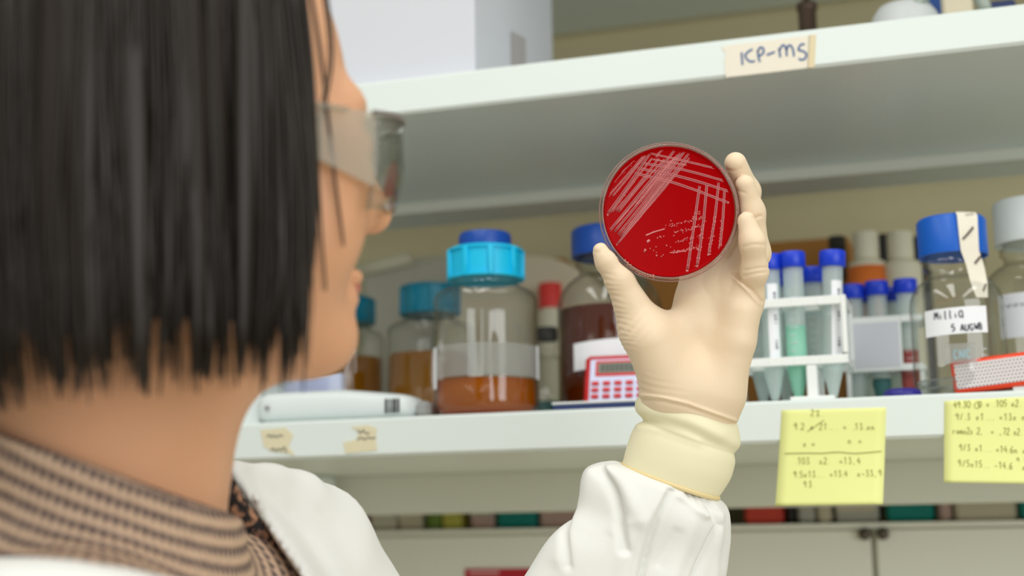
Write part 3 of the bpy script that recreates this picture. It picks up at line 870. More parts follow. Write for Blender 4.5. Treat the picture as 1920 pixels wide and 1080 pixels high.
# papers and cartons on the left end
Y = 1.30
x0, x1 = aty(500, 715, Y)[0], aty(638, 715, Y)[0]
t = thing('paper_pad', 'lilac white paper pad standing behind the white handheld device', 'paper', ((x0+x1)/2, Y+0.01, SHZ))
zt = aty(600, 701, Y)[2]
MB().box(((x0+x1)/2, Y+0.006, (SHZ+zt)/2), (x1-x0, 0.010, zt-SHZ), bev=0.001).build('pad', mat('lilac_paper', (212, 220, 246), 0.7), t)
mb = MB()
for k in range(3): mb.box(((x0+x1)/2+0.012, Y+0.0004, zt-0.006-k*0.005), ((x1-x0)*0.4, 0.0006, 0.0012))
mb.build('print_line', mat('lilac_print', (176, 188, 232), 0.7), t)
Y = 1.20
x0, x1 = aty(330, 760, Y)[0], aty(482, 760, Y)[0]
setp(MB().box(((x0+x1)/2, Y+0.03, SHZ+0.0605), (x1-x0, 0.05, 0.12), bev=0.001).build('white_box', MT['white_plastic']), 'white box on the lower shelf right behind the throat', 'box')
Y = 1.30
x0, x1 = aty(420, 760, Y)[0], aty(508, 760, Y)[0]
setp(MB().box(((x0+x1)/2, Y+0.04, SHZ+0.0305), (x1-x0, 0.07, 0.06), bev=0.001).build('cardboard_box', MT['kraft']), 'brown cardboard box showing in the gap left of the white device', 'box')
Y = 1.58
x0, x1 = aty(650, 735, 1.40)[0], aty(664, 735, 1.40)[0]
t = thing('tube', 'pale cream tube standing below the chin beside the amber bottle', 'tube', ((x0+x1)/2, 1.37, SHZ))
MB().lathe(((x0+x1)/2, 1.37, SHZ+0.0005), [(0.008, 0), (0.008, 0.034), (0.007, 0.036), (0, 0.036)], 24).build('body', MT['cream'], t, True)

# ================================================================== tube racks
def tube15(loc, label, liquid=None, lev=0.05, tag=False, lean=0.0, R=0.0083, H=0.119, capm=None, script=None):
    t = thing('centrifuge_tube', label, 'tube', (0, 0, 0), 'blue-capped centrifuge tubes')
    o = np.zeros(3)
    prof = [(0, 0.0), (0.0028, 0.0006), (0.0036, 0.002), (R, 0.024), (R*1.02, H-0.016), (R*1.02, H-0.004)]
    MB().lathe(o, prof, 32).build('body', MT['pp'], t, True)
    if liquid:
        MB().lathe(o, [(0, -0.0002), (0.0031, 0.0004), (0.0039, 0.0018), (R+0.0002, 0.0240), (R+0.0002, lev), (0, lev)], 28).build('liquid', liquid, t, True)
    rc = R*1.32
    cp = MB().lathe(o, [(rc*0.94, H-0.0135), (rc, H-0.013), (rc, H-0.0012), (rc*0.95, H), (0, H)], 64, rib=28, ribd=0.0005, ribr=(H-0.0131, H-0.0013)).build('cap', capm or MT['tubeblue'], t, True)
    smooth_angle(cp, 45)
    a0 = math.radians(-90)
    if tag:
        fm = cyl_map(o, R, a0, 0.0, off=0.0005)
        lb = patch(MB(), fm, -0.0005, 0.0085, -(H-0.026), -0.030, 8).build('paper_label', MT['label'], t, True)
        fi = cyl_map(o, R, a0, 0.0, off=0.0008)
        st = []
        for s0, txt in ((0.040, 'tani'), (0.064, 'isn'), (0.086, 'nm')):
            for g in text_strokes(txt, 0, 0, 0.0048): st.append([(0.0065+q[1]*0.8, -(s0+q[0])) for q in g])
        ribbons(MB(), st, 0.0006, fi, 2).build('handwriting', MT['dark_ink'], t)
    else:
        fm = cyl_map(o, R*1.02, a0, 0.0, off=0.0005)
        mb = MB()
        for k in range(9): ribbons(mb, [[(-0.004, -(0.034+0.0065*k)), (0.0 if k % 2 else 0.003, -(0.034+0.0065*k))]], 0.0006, fm, 3)
        mb.build('graduation', MT['white_card'], t)
    t.location = Vector([float(x) for x in loc]); t.rotation_euler = (0, lean, rng.uniform(-0.2, 0.2))
    return t
YR = 1.188
RX1 = aty(1588, 620, YR)[0]; RX0 = aty(1345, 620, YR)[0]
zt = aty(1560, 553, YR)[2]; zt0 = aty(1560, 570, YR)[2]; zm = aty(1560, 662, YR)[2]; zm0 = aty(1560, 684, YR)[2]
t = thing('tube_rack', 'white open tube rack holding blue-capped tubes beside the gloved wrist', 'rack', ((RX0+RX1)/2, YR, SHZ))
cxr = (RX0+RX1)/2; RW = RX1-RX0; RD = 0.062
def lattice(name, z, h):
    mb = MB()
    for yy in (YR+0.002, YR+RD/2, YR+RD): mb.box((cxr, yy, z), (RW, 0.0035, h), bev=0.0006)
    n = 5
    for k in range(n+1): mb.box((RX0+0.0015+(RW-0.003)*k/n, YR+RD/2, z), (0.003, RD, h*0.9), bev=0.0005)
    return mb.build(name, MT['rack'], t)
lattice('top_grid', (zt+zt0)/2, zt-zt0)
lattice('middle_grid', (zm+zm0)/2, (zm-zm0)*0.75)
for xx in (RX1-0.002, RX0+0.002):
    for yy in (YR+0.002, YR+RD):
        MB().box((xx, yy, (zt+zm)/2), (0.0045, 0.0045, zt-zm), bev=0.0008).build('upright', MT['rack'], t)
for xx in (aty(1522, 715, YR)[0], aty(1370, 715, YR)[0]):
    MB().box((xx, YR+RD/2, (zm0+SHZ)/2+0.001), (0.0085, RD*0.98, zm0-SHZ), bev=0.001).build('leg', MT['rack'], t)
MB().box((aty(1524, 745, YR)[0], YR+RD/2-0.002, SHZ+0.0022), (0.036, RD+0.004, 0.0034), bev=0.0006).build('foot_plate', MT['rack'], t)
def put_tube(px, ytop, Y, label, zoff=0.003, **k):
    p = aty(px, 600, Y); H = aty(px, ytop, Y-0.006)[2]-(SHZ+zoff)
    return tube15((p[0], Y, SHZ+zoff), label, H=H, **k)
put_tube(1447, 476, 1.204, 'blue-capped tube with a written strip at the left end of the front rack', tag=True)
put_tube(1491, 471, 1.204, 'blue-capped tube filled with mint green liquid in the front rack', liquid=MT['mint'], lev=0.062)
put_tube(1555, 469, 1.204, 'leaning blue-capped tube with a written strip at the right end of the front rack', tag=True, lean=math.radians(2.5))
put_tube(1425, 505, 1.236, 'empty tube in the rear row beside the gloved hand', )
put_tube(1468, 508, 1.236, 'empty tube in the rear row left of the mint tube')
put_tube(1525, 500, 1.236, 'empty tube in the rear row between the mint tube and the leaning one')

# rear rack with a closed front
YQ = 1.335
qx0, qx1 = aty(1584, 640, YQ)[0], aty(1730, 640, YQ)[0]
qz1, qz0 = aty(1640, 594, YQ)[2], aty(1640, 697, YQ)[2]
t = thing('tube_rack', 'white closed-front tube rack farther back by the blue-capped clear bottle', 'rack', ((qx0+qx1)/2, YQ, SHZ))
xs = aty(1691, 640, YQ)[0]
MB().box(((qx0+xs)/2, YQ, (qz0+qz1)/2), (xs-qx0, 0.004, qz1-qz0), bev=0.0008).build('front_panel', MT['rack'], t)
MB().box(((qx0+xs)/2+0.002, YQ-0.0022, (qz0+qz1)/2-0.001), ((xs-qx0)*0.84, 0.0012, (qz1-qz0)*0.82), bev=0.0004).build('label_panel', MT['white_card'], t)
MB().box(((xs+qx1)/2, YQ, qz1-0.003), (qx1-xs, 0.004, 0.006)).build('top_bar', MT['rack'], t)
MB().box(((xs+qx1)/2, YQ, qz0+0.003), (qx1-xs, 0.004, 0.006)).build('bottom_bar', MT['rack'], t)
for zz_ in (qz1-0.002, qz0+0.002):
    mb = MB()
    for yy in (YQ+0.03, YQ+0.06): mb.box(((qx0+qx1)/2, yy, zz_), (qx1-qx0, 0.003, 0.003))
    for k in range(5): mb.box((qx0+(qx1-qx0)*k/4, YQ+0.03, zz_), (0.003, 0.06, 0.003))
    mb.build('grid', MT['rack'], t)
for xx in (qx0+0.002, qx1-0.002):
    for yy in (YQ+0.002, YQ+0.058):
        MB().box((xx, yy, (SHZ+qz0)/2), (0.004, 0.004, qz0-SHZ-0.0005)).build('leg', MT['rack'], t)
put_tube(1601, 533, YQ+0.016, 'blue-capped tube at the left end of the rear rack')
put_tube(1647, 526, YQ+0.016, 'rear rack tube with teal liquid, cap between two other blue caps', liquid=MT['tealm'], lev=0.030)
put_tube(1701, 522, YQ+0.016, 'rear rack tube with pinkish red liquid beside the clear bottle', liquid=MT['redm'], lev=0.055)
put_tube(1623, 540, YQ+0.046, 'dark blue capped tube in the back row of the rear rack, left one')
put_tube(1675, 538, YQ+0.046, 'dark blue capped tube in the back row of the rear rack, right one')
p = aty(1692, 738, 1.195)
t = thing('screw_cap', 'flat violet screw cap lying at the foot of the clear bottle', 'cap', (p[0], 1.195, SHZ))
MB().lathe((p[0], 1.195, SHZ+0.0004), [(0.0155, 0), (0.016, 0.001), (0.0145, 0.0055), (0.011, 0.0068), (0, 0.007)], 40, rib=30, ribd=0.0005, ribr=(0.0005, 0.005)).build('cap', MT['purple'], t, True)

# orange perforated box at the right edge
Y = 1.188
p0 = aty(1789, 737, Y); yaw = math.radians(-5); rl = math.radians(-4.5)
ex = np.array([math.cos(yaw), math.sin(yaw), 0]); ez = np.array([0, 0, 1.0]); 
ex = ex*math.cos(rl)-ez*math.sin(rl); ey = np.array([-math.sin(yaw), math.cos(yaw), 0]); ez = np.cross(ex, ey)
A = [ex, ey, ez]
Lb, Hb, Db = 0.078, 0.0262, 0.03
p0 = np.array([p0[0], Y, SHZ+0.001])
ctr = p0+ex*Lb/2+ez*Hb/2+ey*Db/2
t = thing('perforated_box', 'small orange box with a perforated grey front on the shelf edge', 'box', p0)
fr = MB().box(ctr, (Lb, Db, Hb), A, 0.0022).build('case', MT['orange'], t); smooth_angle(fr, 60)
fc = ctr-ey*(Db/2+0.0004)
mb = MB().box(fc, (Lb-0.006, 0.0012, Hb-0.0064), A)
g = mb.build('grille_panel', MT['grille'], t)
at_ = g.data.attributes.new('uvp', 'FLOAT_VECTOR', 'POINT')
for i, v in enumerate(mb.v):
    d = np.array(v)-p0; at_.data[i].vector = (d@ex+1, d@ez+1, 0)
mb = MB().box(p0+ex*(Lb-0.010)-ez*0.000+np.array([0, 0.012, -0.0]) , (0.014, 0.02, 0.002), A)
q = p0+ex*Lb*0.75+ey*Db/2
hq = q[2]-SHZ
setp(MB().box((q[0], q[1]+0.002, SHZ+max(hq, 0.003)/2), (0.03, 0.026, max(hq-0.0012, 0.002)), bev=0.0008).build('plastic_block', MT['white_plastic']), 'small white block propping up the orange perforated box', 'block')

# ================================================================== things farther back on the lower shelf
def simple_box(name, px0, px1, ytop, Y, depth, m, label, base=SHZ, cat='box', lid=None, bev=0.003, H=None, band=None):
    x0, x1 = aty(px0, 700, Y)[0], aty(px1, 700, Y)[0]
    zt = aty((px0+px1)/2, ytop, Y)[2] if H is None else base+H
    t = thing(name, label, cat, ((x0+x1)/2, Y+depth/2, base))
    MB().box(((x0+x1)/2, Y+depth/2, (base+zt)/2+0.0003), (x1-x0, depth, zt-base), bev=bev).build('body', m, t)
    if lid:
        MB().box(((x0+x1)/2, Y+depth/2, zt+0.003), (x1-x0+0.004, depth+0.004, 0.006), bev=0.001).build('lid', lid, t)
    if band:
        MB().box(((x0+x1)/2, Y-0.0006, base+(zt-base)*0.45), ((x1-x0)*0.9, 0.001, (zt-base)*0.3)).build('label_band', band, t)
    return t
simple_box('cardboard_box', 1215, 1605, 457, 1.70, 0.10, MT['kraft'], 'long brown cardboard box far back behind the gloved hand', bev=0.002)
simple_box('cardboard_box', 962, 1062, 486, 1.70, 0.10, MT['kraft'], 'tan cardboard box behind the cyan-collared bottle', bev=0.002)
sb = simple_box('storage_box', 670, 925, 478, 1.72, 0.09, MT['greyc'], 'grey storage box behind the teal-capped bottles', bev=0.012)
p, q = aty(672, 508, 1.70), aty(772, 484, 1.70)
MB().tube([p, (p+q)/2, q], 0.0085, 16).build('highlight_strip', MT['cream'], sb, True, 'pale slanting strip standing for a lamp highlight')  # solid cream rod in place of the highlight on the box lid
def far_bottle(px, ytop, wpx, Y, cm, bm, label, capr=0.62, caph=0.026, band=None):
    p = aty(px, 520, Y); m = px2m(px, 520, Y); R = wpx*m/2; H = aty(px, ytop, Y)[2]-SHZ
    c = np.array([p[0], Y, SHZ+0.0005]); t = thing('reagent_bottle', label, 'bottle', c)
    zs = H-caph
    MB().lathe(c, [(0, 0), (R*.95, 0), (R, 0.004), (R, zs-0.008), (R*0.9, zs-0.003), (R*capr*.85, zs-0.0005), (R*capr*.85, H-0.003)], 40).build('body', bm, t, True)
    o = MB().lathe(c, [(R*capr, zs), (R*capr, H-0.002), (R*capr*.93, H), (0, H)], 40).build('cap', cm, t, True); smooth_angle(o, 45)
    if band:
        MB().lathe(c, [(R+0.0008, zs*0.40), (R+0.0008, zs-0.009)], 40).build('paper_label', band, t, True)
    return t
far_bottle(1627, 437, 72, 1.56, MT['cream'], MT['cream'], 'white-capped bottle with orange label behind the rear tube rack', 0.66, 0.030, MT['orange_pale'])
far_bottle(1692, 437, 72, 1.56, MT['cream'], MT['cream'], 'plain white-capped cream bottle beside the clear blue-capped one', 0.66, 0.030)
far_bottle(1573, 445, 36, 1.60, MT['dark'], MT['kraft'], 'narrow brown bottle with dark cap left of the orange-labelled one', 0.9, 0.05)
far_bottle(1660, 441, 30, 1.63, MT['dark'], MT['dark'], 'dark slim bottle between the orange and cream ones', 0.9, 0.03)
far_bottle(1729, 445, 34, 1.62, MT['dark'], MT['dark'], 'dark slim bottle half hidden by the clear blue-capped bottle', 0.9, 0.03)
far_bottle(1031, 533, 46, 1.60, mat('red_cap', (232, 66, 62), 0.5), MT['cream'], 'bottle with round red cap between the cyan-collared and amber bottles', 0.95, 0.030)
p = aty(992, 530, 1.64)
t = thing('reel', 'pale round reel standing behind the cyan-collared bottle', 'reel', (p[0], 1.64, SHZ))
rr_ = (p[2]-SHZ+0.03)/2
o = MB().lathe((p[0], 1.625, SHZ+rr_+0.0005), [(rr_*.35, 0), (rr_, 0), (rr_, 0.006), (rr_*.9, 0.008), (rr_*.9, 0.026), (rr_, 0.028), (rr_, 0.034), (rr_*.35, 0.034)], 48, [(1, 0, 0), (0, 0, 1), (0, 1, 0)]).build('reel', MT['beige'], t, True); smooth_angle(o, 40)
simple_box('reagent_box', 1420, 1478, 600, 1.42, 0.05, MT['notebook'], 'dark navy box behind the left tubes of the front rack')
far_bottle(1462, 575, 60, 1.36, MT['dark'], MT['amber_dark'], 'small brown bottle seen between the tubes of the front rack', 0.6, 0.02)

# ================================================================== upper shelf
Y = 1.195
p = aty(890, 100, Y); p2 = aty(640, 100, Y)
xr = p[0]; xl = aty(560, 100, Y)[0]
# side face ends where the far vertical edge shows
dY = None
for yy in np.linspace(1.2, 1.6, 401):
    u_, v_, _ = project(np.array([xr, yy, UPT+0.05]))
    if u_ >= 1038: dY = yy; break
dY = min(dY or 1.42, 1.47)
t = thing('carton', 'tall white carton on the upper shelf above the forehead', 'box', ((xl+xr)/2, Y, UPT))
MB().box(((xl+xr)/2, (Y+dY)/2, UPT+0.1305), (xr-xl, dY-Y, 0.26), bev=0.0012).build('body', MT['white_card'], t)
def on_side(yy, z): return np.array([xr+0.0006, yy, z])
def side_y(px):
    for yy in np.linspace(1.19, 1.6, 821):
        if project(np.array([xr, yy, UPT+0.05]))[0] >= px: return yy
ya, yb = side_y(958), side_y(986)
za = aty(962, 59, ya); 
MB().add([on_side(ya, UPT+0.001), on_side(yb, UPT+0.001), on_side(yb, CZ+ (aty(985, 72, yb)[2]-CZ)), on_side(ya, aty(958, 58, ya)[2])], [(0, 1, 2, 3)]).build('tape_patch', mat('grey_tape', (176, 172, 172), 0.6), t)
p = aty(1516, 40, 1.47)
t = thing('metal_stand', 'short dark metal rod standing at the back of the upper shelf', 'rod', (p[0], 1.46, UPT))
zt = aty(1516, 8, 1.46)[2]
MB().lathe((p[0], 1.46, UPT+0.0004), [(0.0095, 0), (0.0095, zt-UPT-0.008), (0.011, zt-UPT-0.007), (0.011, zt-UPT), (0.004, zt-UPT), (0.004, 0.26)], 32).build('rod', MT['brownmetal'], t, True)
t = thing('plastic_dome', 'white rounded plastic dome lying on the upper shelf', 'dome', (aty(1690, 20, 1.30)[0], 1.30, UPT))
m = px2m(1690, 20, 1.30); R = 64*m; zt = aty(1695, 11, 1.30)[2]-UPT
MB().lathe((aty(1696, 20, 1.30)[0], 1.30, UPT+0.0004), [(R, 0), (R, zt*0.55), (R*0.93, zt*0.8), (R*0.75, zt*0.95), (R*0.5, zt), (0, zt)], 48).build('dome', mat('dull_white', (196, 200, 200), 0.5), t, True)
Y = 1.42
x0, x1 = aty(1712, 10, Y)[0], aty(1812, 10, Y)[0]
setp(MB().box(((x0+x1)/2, Y+0.02, UPT+0.0605), (x1-x0, 0.04, 0.12), bev=0.002).build('blue_box', mat('deep_blue', (16, 70, 140), 0.5)), 'deep blue box at the back of the upper shelf near the picture corner', 'box')
p = aty(1778, 20, 1.28)
t = thing('plastic_ring', 'clear plastic ring standing in front of the deep blue box', 'ring', (p[0], 1.28, UPT))
th = np.linspace(0, 2*math.pi, 41); rz = 0.030
MB().tube([(p[0]+rz*1.05*math.cos(a), 1.28+0.1*rz*math.sin(a), UPT+rz+0.0065+rz*math.sin(a)) for a in th], 0.006, 12).build('ring', mat('clear_ring', (150, 160, 150), 0.2), t, True)
simple_box('beige_box', 1813, 1875, 5, 1.36, 0.06, MT['beige'], 'beige carton right of the deep blue box on the upper shelf', base=UPT, H=0.09)
simple_box('reagent_box', 1896, 1960, 5, 1.40, 0.05, MT['notebook'], 'navy box at the far right corner of the upper shelf', base=UPT, H=0.09)

# ================================================================== cabinet below and the clutter on it
CY = 1.60
CT = aty(1500, 983, CY)[2]
t = thing('cabinet', 'pale grey cabinet with round dark knobs below the lower shelf', 'cabinet', (-0.3, CY, 0))
cx0, cx1 = -1.7, 0.8
MB().box(((cx0+cx1)/2, CY+0.115, CT/2), (cx1-cx0, 0.23, CT-0.001), bev=0.001).build('body', MT['cabinet'], t)
MB().box(((cx0+cx1)/2, CY+0.108, CT-0.0025), (cx1-cx0+0.01, 0.25, 0.006), bev=0.001).build('top_panel', MT['cabinet'], t)
xm = aty(1638, 1020, CY-0.012)[0]
wdr = 0.60
edges = [xm-3*wdr, xm-2*wdr, xm-wdr, xm, xm+wdr]
for i in range(4):
    a, b = edges[i]+0.0028, edges[i+1]-0.0028
    d = MB().box(((a+b)/2, CY-0.0065, (CT-0.0068)/2+0.03), (b-a, 0.013, CT-0.0068-0.06), bev=0.0015).build('door', MT['cabinet'], t)
    kx = aty(1622, 1002, CY-0.016)[0] if i == 2 else (aty(1656, 1000, CY-0.016)[0] if i == 3 else ((b-0.02) if i % 2 == 0 else (a+0.02)))
    kz = aty(1630, 1001, CY-0.016)[2]
    MB().lathe((kx, CY-0.0128, kz), [(0.003, 0), (0.004, 0.003), (0.0062, 0.005), (0.0066, 0.009), (0.005, 0.0115), (0, 0.012)], 24, [(1, 0, 0), (0, 0, 1), (0, -1, 0)]).build('knob', MT['knob'], d, True)
x0, x1 = aty(872, 1075, CY-0.014)[0], aty(1000, 1075, CY-0.014)[0]; zt = aty(930, 1066, CY-0.014)[2]
t = thing('sign', 'crimson card stuck on the cabinet door at the bottom edge of the picture', 'sign', ((x0+x1)/2, CY-0.014, zt-0.05))
MB().box(((x0+x1)/2, CY-0.0142, zt-0.025), (x1-x0, 0.0014, 0.05)).build('card', MT['crimson'], t)
MB().box((x0+0.024, CY-0.0152, zt-0.0045), (0.036, 0.0005, 0.0035)).build('print_line', mat('pale_print', (214, 160, 160), 0.6), t)

def clutter(px0, px1, m, label, name='box', H=0.055, lid=None, Y=1.63, cat='box', band=None, d=0.08):
    b = CT+0.001
    return simple_box(name, px0, px1, 0, Y, d, m, label, base=b, cat=cat, lid=lid, H=H, band=band, bev=0.004)
clutter(655, 692, MT['magenta'], 'dark magenta carton on the cabinet top beside the coat shoulder')
clutter(694, 742, MT['cream'], 'cream carton on the cabinet, left one of the cream pair', H=0.05)
clutter(745, 790, MT['beige'], 'beige carton on the cabinet just left of the green one', H=0.047, band=MT['cream'])
clutter(798, 824, MT['green'], 'olive green carton on the cabinet beside the yellow one')
clutter(826, 862, MT['yellow'], 'yellow carton on the cabinet beside the olive green one')
clutter(878, 922, MT['pink'], 'dull pink carton on the cabinet between yellow and teal', H=0.05, band=MT['greyc'])
clutter(928, 1000, MT['tealbox'], 'teal plastic tub on the cabinet below the cyan-collared bottle', H=0.030, lid=MT['dgreen'])
clutter(1006, 1082, MT['pink'], 'pink carton with dark green lid on the cabinet beside the sleeve', H=0.034, lid=MT['dgreen'])
clutter(1384, 1456, MT['red'], 'red carton on the cabinet right of the sleeve cuff', H=0.026)
clutter(1462, 1478, MT['dark'], 'narrow dark carton beside the red one on the cabinet', H=0.045)
clutter(1482, 1514, MT['greyc'], 'grey carton under the yellow note, next to the dark narrow one', H=0.046)
clutter(1518, 1545, MT['beige'], 'small beige carton on the cabinet under the yellow note', H=0.046)
clutter(1552, 1632, MT['greyc'], 'wide grey carton on the cabinet above the paired knobs', H=0.040, band=MT['beige'])
clutter(1646, 1734, MT['tealbox'], 'teal tub on the cabinet right of the crossed-out sticky note', H=0.032)
clutter(1742, 1766, MT['pink'], 'narrow dull pink carton on the cabinet left of the big beige one', H=0.05)
clutter(1772, 1886, MT['beige'], 'big beige carton on the cabinet under the right sticky note', H=0.052)
clutter(1892, 1990, MT['tealbox'], 'teal tub on the cabinet cut by the picture edge', H=0.036)
# ================================================================== petri dish
DD = 0.916
DC = atd(1255.5, 396, DD)
_n = -ray(1255.5, 396)+0.085*CR+0.085*CU; _n /= np.linalg.norm(_n)      # faces the camera
_dx = CR-_n*(CR@_n); _dx /= np.linalg.norm(_dx); _dy = np.cross(_n, _dx)
DA = [_dx, _dy, -_n]         # third axis points away from the viewer
dish = thing('petri_dish', 'red blood agar petri dish held upright in gloved fingers', 'dish', DC)
RB = 0.0438
MB().lathe(DC, [(RB-0.0014, 0.0030), (RB-0.0012, 0.0004), (RB-0.0006, 0.0), (RB, 0.0006), (RB, 0.0125), (RB-0.001, 0.0135), (0, 0.0135)], 128, DA, cap0=False).build('base', MT['dish'], dish, True)
MB().lathe(DC, [(RB+0.0004, 0.0052), (RB+0.0009, 0.0048), (RB+0.0014, 0.0054), (RB+0.0014, 0.0152), (RB+0.0006, 0.0160), (0, 0.0160)], 128, DA, cap0=False).build('lid', MT['dish'], dish, True)
th_ = np.linspace(0, 2*math.pi, 129)
for nm, r_, z_, w_ in (('base_rim', RB-0.0007, 0.0004, 0.00045), ('lid_rim', RB+0.0012, 0.0052, 0.0004)):
    MB().tube([DC+_dx*r_*math.cos(a)+_dy*r_*math.sin(a)-_n*z_ for a in th_], w_, 8).build(nm, MT['rim'], dish, True)
ra = RB-0.0016; za = 0.0034
ag = MB().lathe(DC, [(0, za), (ra-0.003, za), (ra-0.0012, za-0.0004), (ra-0.0002, za-0.0013), (ra, za-0.0010), (ra, 0.0128), (0, 0.0128)], 128, DA).build('agar', MT['agar'], dish, True)
PO = DC-_n*za                 # agar plane
def on_agar(zx, zy, lift=0.00015):
    v = ray(1080+zx/2.7, 230+zy/2.7); o = PO+_n*lift
    return CP+v*(((o-CP)@_n)/(v@_n))
def streak(mb, pts, w0, w1=None, flat=0.28, lift=0.0, taper=True):
    p = densify(pts, 10); w1 = w1 or w0
    P = np.array([on_agar(a+random.uniform(-.6, .6), b+random.uniform(-.6, .6), lift) for a, b in p]); m = len(P)
    rad = np.linspace(w0, w1, m)*0.000127/2*np.array([random.uniform(0.85, 1.15) for _ in range(m)])
    if taper: rad[0] *= 0.5; rad[-1] *= 0.6
    mb.tube(P, rad, 8, flat, _n)
mbA, mbE = MB(), MB()
fan = [((322, 160), (162, 335), 8), ((342, 168), (152, 385), 9), ((352, 166), (186, 372), 8), ((372, 160), (160, 462), 13), ((385, 180), (182, 452), 8), ((420, 180), (200, 448), 11),
       ((455, 115), (404, 176), 8), ((448, 185), (215, 452), 9), ((498, 142), (163, 556), 13), ((478, 190), (198, 520), 8), ((516, 162), (194, 552), 12), ((530, 152), (213, 566), 11), ((550, 145), (225, 578), 12),
       ((572, 155), (236, 578), 12), ((575, 178), (205, 618), 9), ((500, 175), (300, 420), 8), ((470, 270), (250, 545), 9)]
for a, b, w_ in fan:
    mid = ((a[0]+b[0])/2+random.uniform(-4, 4), (a[1]+b[1])/2+random.uniform(-4, 4))
    streak(mbA, [a, mid, b], w_, w_*0.9)
    d = np.array([b[1]-a[1], a[0]-b[0]], float); d /= np.linalg.norm(d); o = d*w_*0.36
    for s_ in (-1, 1):
        streak(mbE, [np.array(a)+s_*o, np.array(mid)+s_*o, np.array(b)+s_*o], 2.6, 2.6, 0.6, 0.00012)
bands = [((372, 155), (560, 196), (750, 243), 9), ((330, 205), (540, 238), (762, 298), 11), ((310, 230), (545, 278), (792, 353), 12), ((295, 255), (520, 312), (772, 405), 12), ((385, 185), (470, 200), (560, 215), 6)]
verts_ = [((626, 320), (603, 480), (563, 752), 13), ((662, 312), (643, 520), (613, 728), 13), ((722, 302), (703, 480), (671, 668), 12), ((752, 340), (742, 500), (725, 668), 12)]
for *p, w_ in bands+verts_:
    streak(mbA, p, w_, w_*0.95)
    d = np.array([p[-1][1]-p[0][1], p[0][0]-p[-1][0]], float); d /= np.linalg.norm(d); o = d*w_*0.40
    for s_ in (-1, 1): streak(mbE, [np.array(q)+s_*o for q in p], 3.0, 3.0, 0.6, 0.00012)
for x, y, w_ in ((563, 750, 15), (613, 727, 13), (671, 667, 12), (725, 667, 11), (150, 394, 10), (160, 466, 10), (163, 558, 10), (205, 618, 9), (770, 404, 10)):
    streak(mbE, [(x-2, y-4), (x+1, y+5)], w_, w_, 0.5)
streak(mbE, [(352, 571), (400, 552), (450, 538)], 8, 6, 0.5)
streak(mbE, [(358, 604), (374, 594)], 14, 11, 0.5)
streak(mbE, [(474, 659), (520, 654), (560, 648)], 5, 5, 0.5)
def dome(mb, x, y, r_):
    p = on_agar(x, y, 0.0); R = r_*0.000127
    mb.lathe(p, [(R, 0), (R*0.85, R*0.45), (R*0.45, R*0.7), (0, R*0.75)], 8, [_dx, _dy, _n] if False else [_dx, -_dy*-1, _n])
mbD = MB()
for x, y, r_ in [(350, 645, 7), (346, 652, 4), (375, 637, 3.5), (393, 647, 3.2), (405, 629, 3.5), (407, 657, 3), (408, 673, 5), (432, 677, 3.5), (441, 670, 3.5), (458, 622, 4.5), (478, 630, 3), (412, 584, 4), (425, 577, 5), (444, 575, 3.5), (432, 580, 3), (495, 572, 4), (480, 497, 4), (505, 605, 3)]:
    dome(mbD, x, y, r_)
for (xa, ya, xb, yb, nn) in ((452, 527, 636, 482, 46), (495, 557, 640, 520, 42), (515, 603, 640, 568, 34), (490, 657, 640, 626, 44), (590, 450, 660, 470, 8)):
    for k in range(nn):
        f = random.random(); dome(mbD, xa+(xb-xa)*f, ya+(yb-ya)*f+random.gauss(0, 4.5), random.uniform(1.6, 3.8))
for *p, w_ in verts_:
    pp = densify(p, 10)
    for k in range(46):
        q = pp[int(len(pp)*random.uniform(0.45, 0.99))]; dome(mbD, q[0]+random.gauss(0, 5), q[1]+random.gauss(0, 4), random.uniform(1.8, 3.4))
for k in range(160):
    a, b, w_ = random.choice(fan); f = random.random(); dome(mbD, a[0]+(b[0]-a[0])*f+random.gauss(0, 5), a[1]+(b[1]-a[1])*f+random.gauss(0, 5), random.uniform(1.2, 2.4))
MT['streakbase'] = milky('streak_film', (206, 112, 116), 0.42, 0.3)
mbA.build('streak_film', MT['streakbase'], ag, True)
mbE.build('streak_ridge', MT['streak'], ag, True)
o = mbD.build('colony', MT['streak'], ag, True); o['kind'] = 'stuff'
# embossed writing on the plastic at the lower left rim
mb = MB()
for k in range(11):
    f = k/10; x, y = 248+(392-248)*f, 700+(778-700)*f+18*math.sin(f*math.pi)
    q = [(x-7, y-6), (x+3, y-8), (x-3, y+2), (x+6, y+5), (x-4, y+9)] if k % 3 else [(x-5, y+6), (x, y-8), (x+6, y+6), (x-2, y+2)]
    P = np.array([on_agar(a, b, 0.0016) for a, b in densify(q, 4)]); mb.tube(P, 0.00022, 6)
mb.build('embossed_mark', MT['emboss'], dish, True)

# ================================================================== person
PSI = math.radians(32)
RH = np.array([_cy, _sy, 0]); FH = np.array([-_sy, _cy, 0]); UP = np.array([0, 0, 1.0])
HF = math.cos(PSI)*RH+math.sin(PSI)*FH
pitch_h = math.radians(3)
HFw = HF*math.cos(pitch_h)+UP*math.sin(pitch_h)
HL = np.cross(UP, HF); HU = np.cross(HFw, HL)
HX = np.stack([HFw, HL, HU])              # rows: head axes
NOSE = atd(727, 404, 0.722)
HO = NOSE-0.1165*HFw+0.026*HU
def hp(a, b, c): return HO+a*HFw+b*HL+c*HU
NB = atd(180, 985, 0.675)
SHN = atd(110, 1345, 0.555)
SHF = atd(502, 1152, 0.86)
ELB = atd(935, 1555, 0.95)
WR = atd(1293, 770, DD+0.024)
base = np.array([NB[0], NB[1], 0.0])
person = thing('person', 'dark-haired person in white lab coat and clear safety glasses holding up the red dish', 'person', base)
mid = (SHN+SHF)/2
PELV = np.array([mid[0]-0.02*HF[0], mid[1]-0.02*HF[1], 0.88])
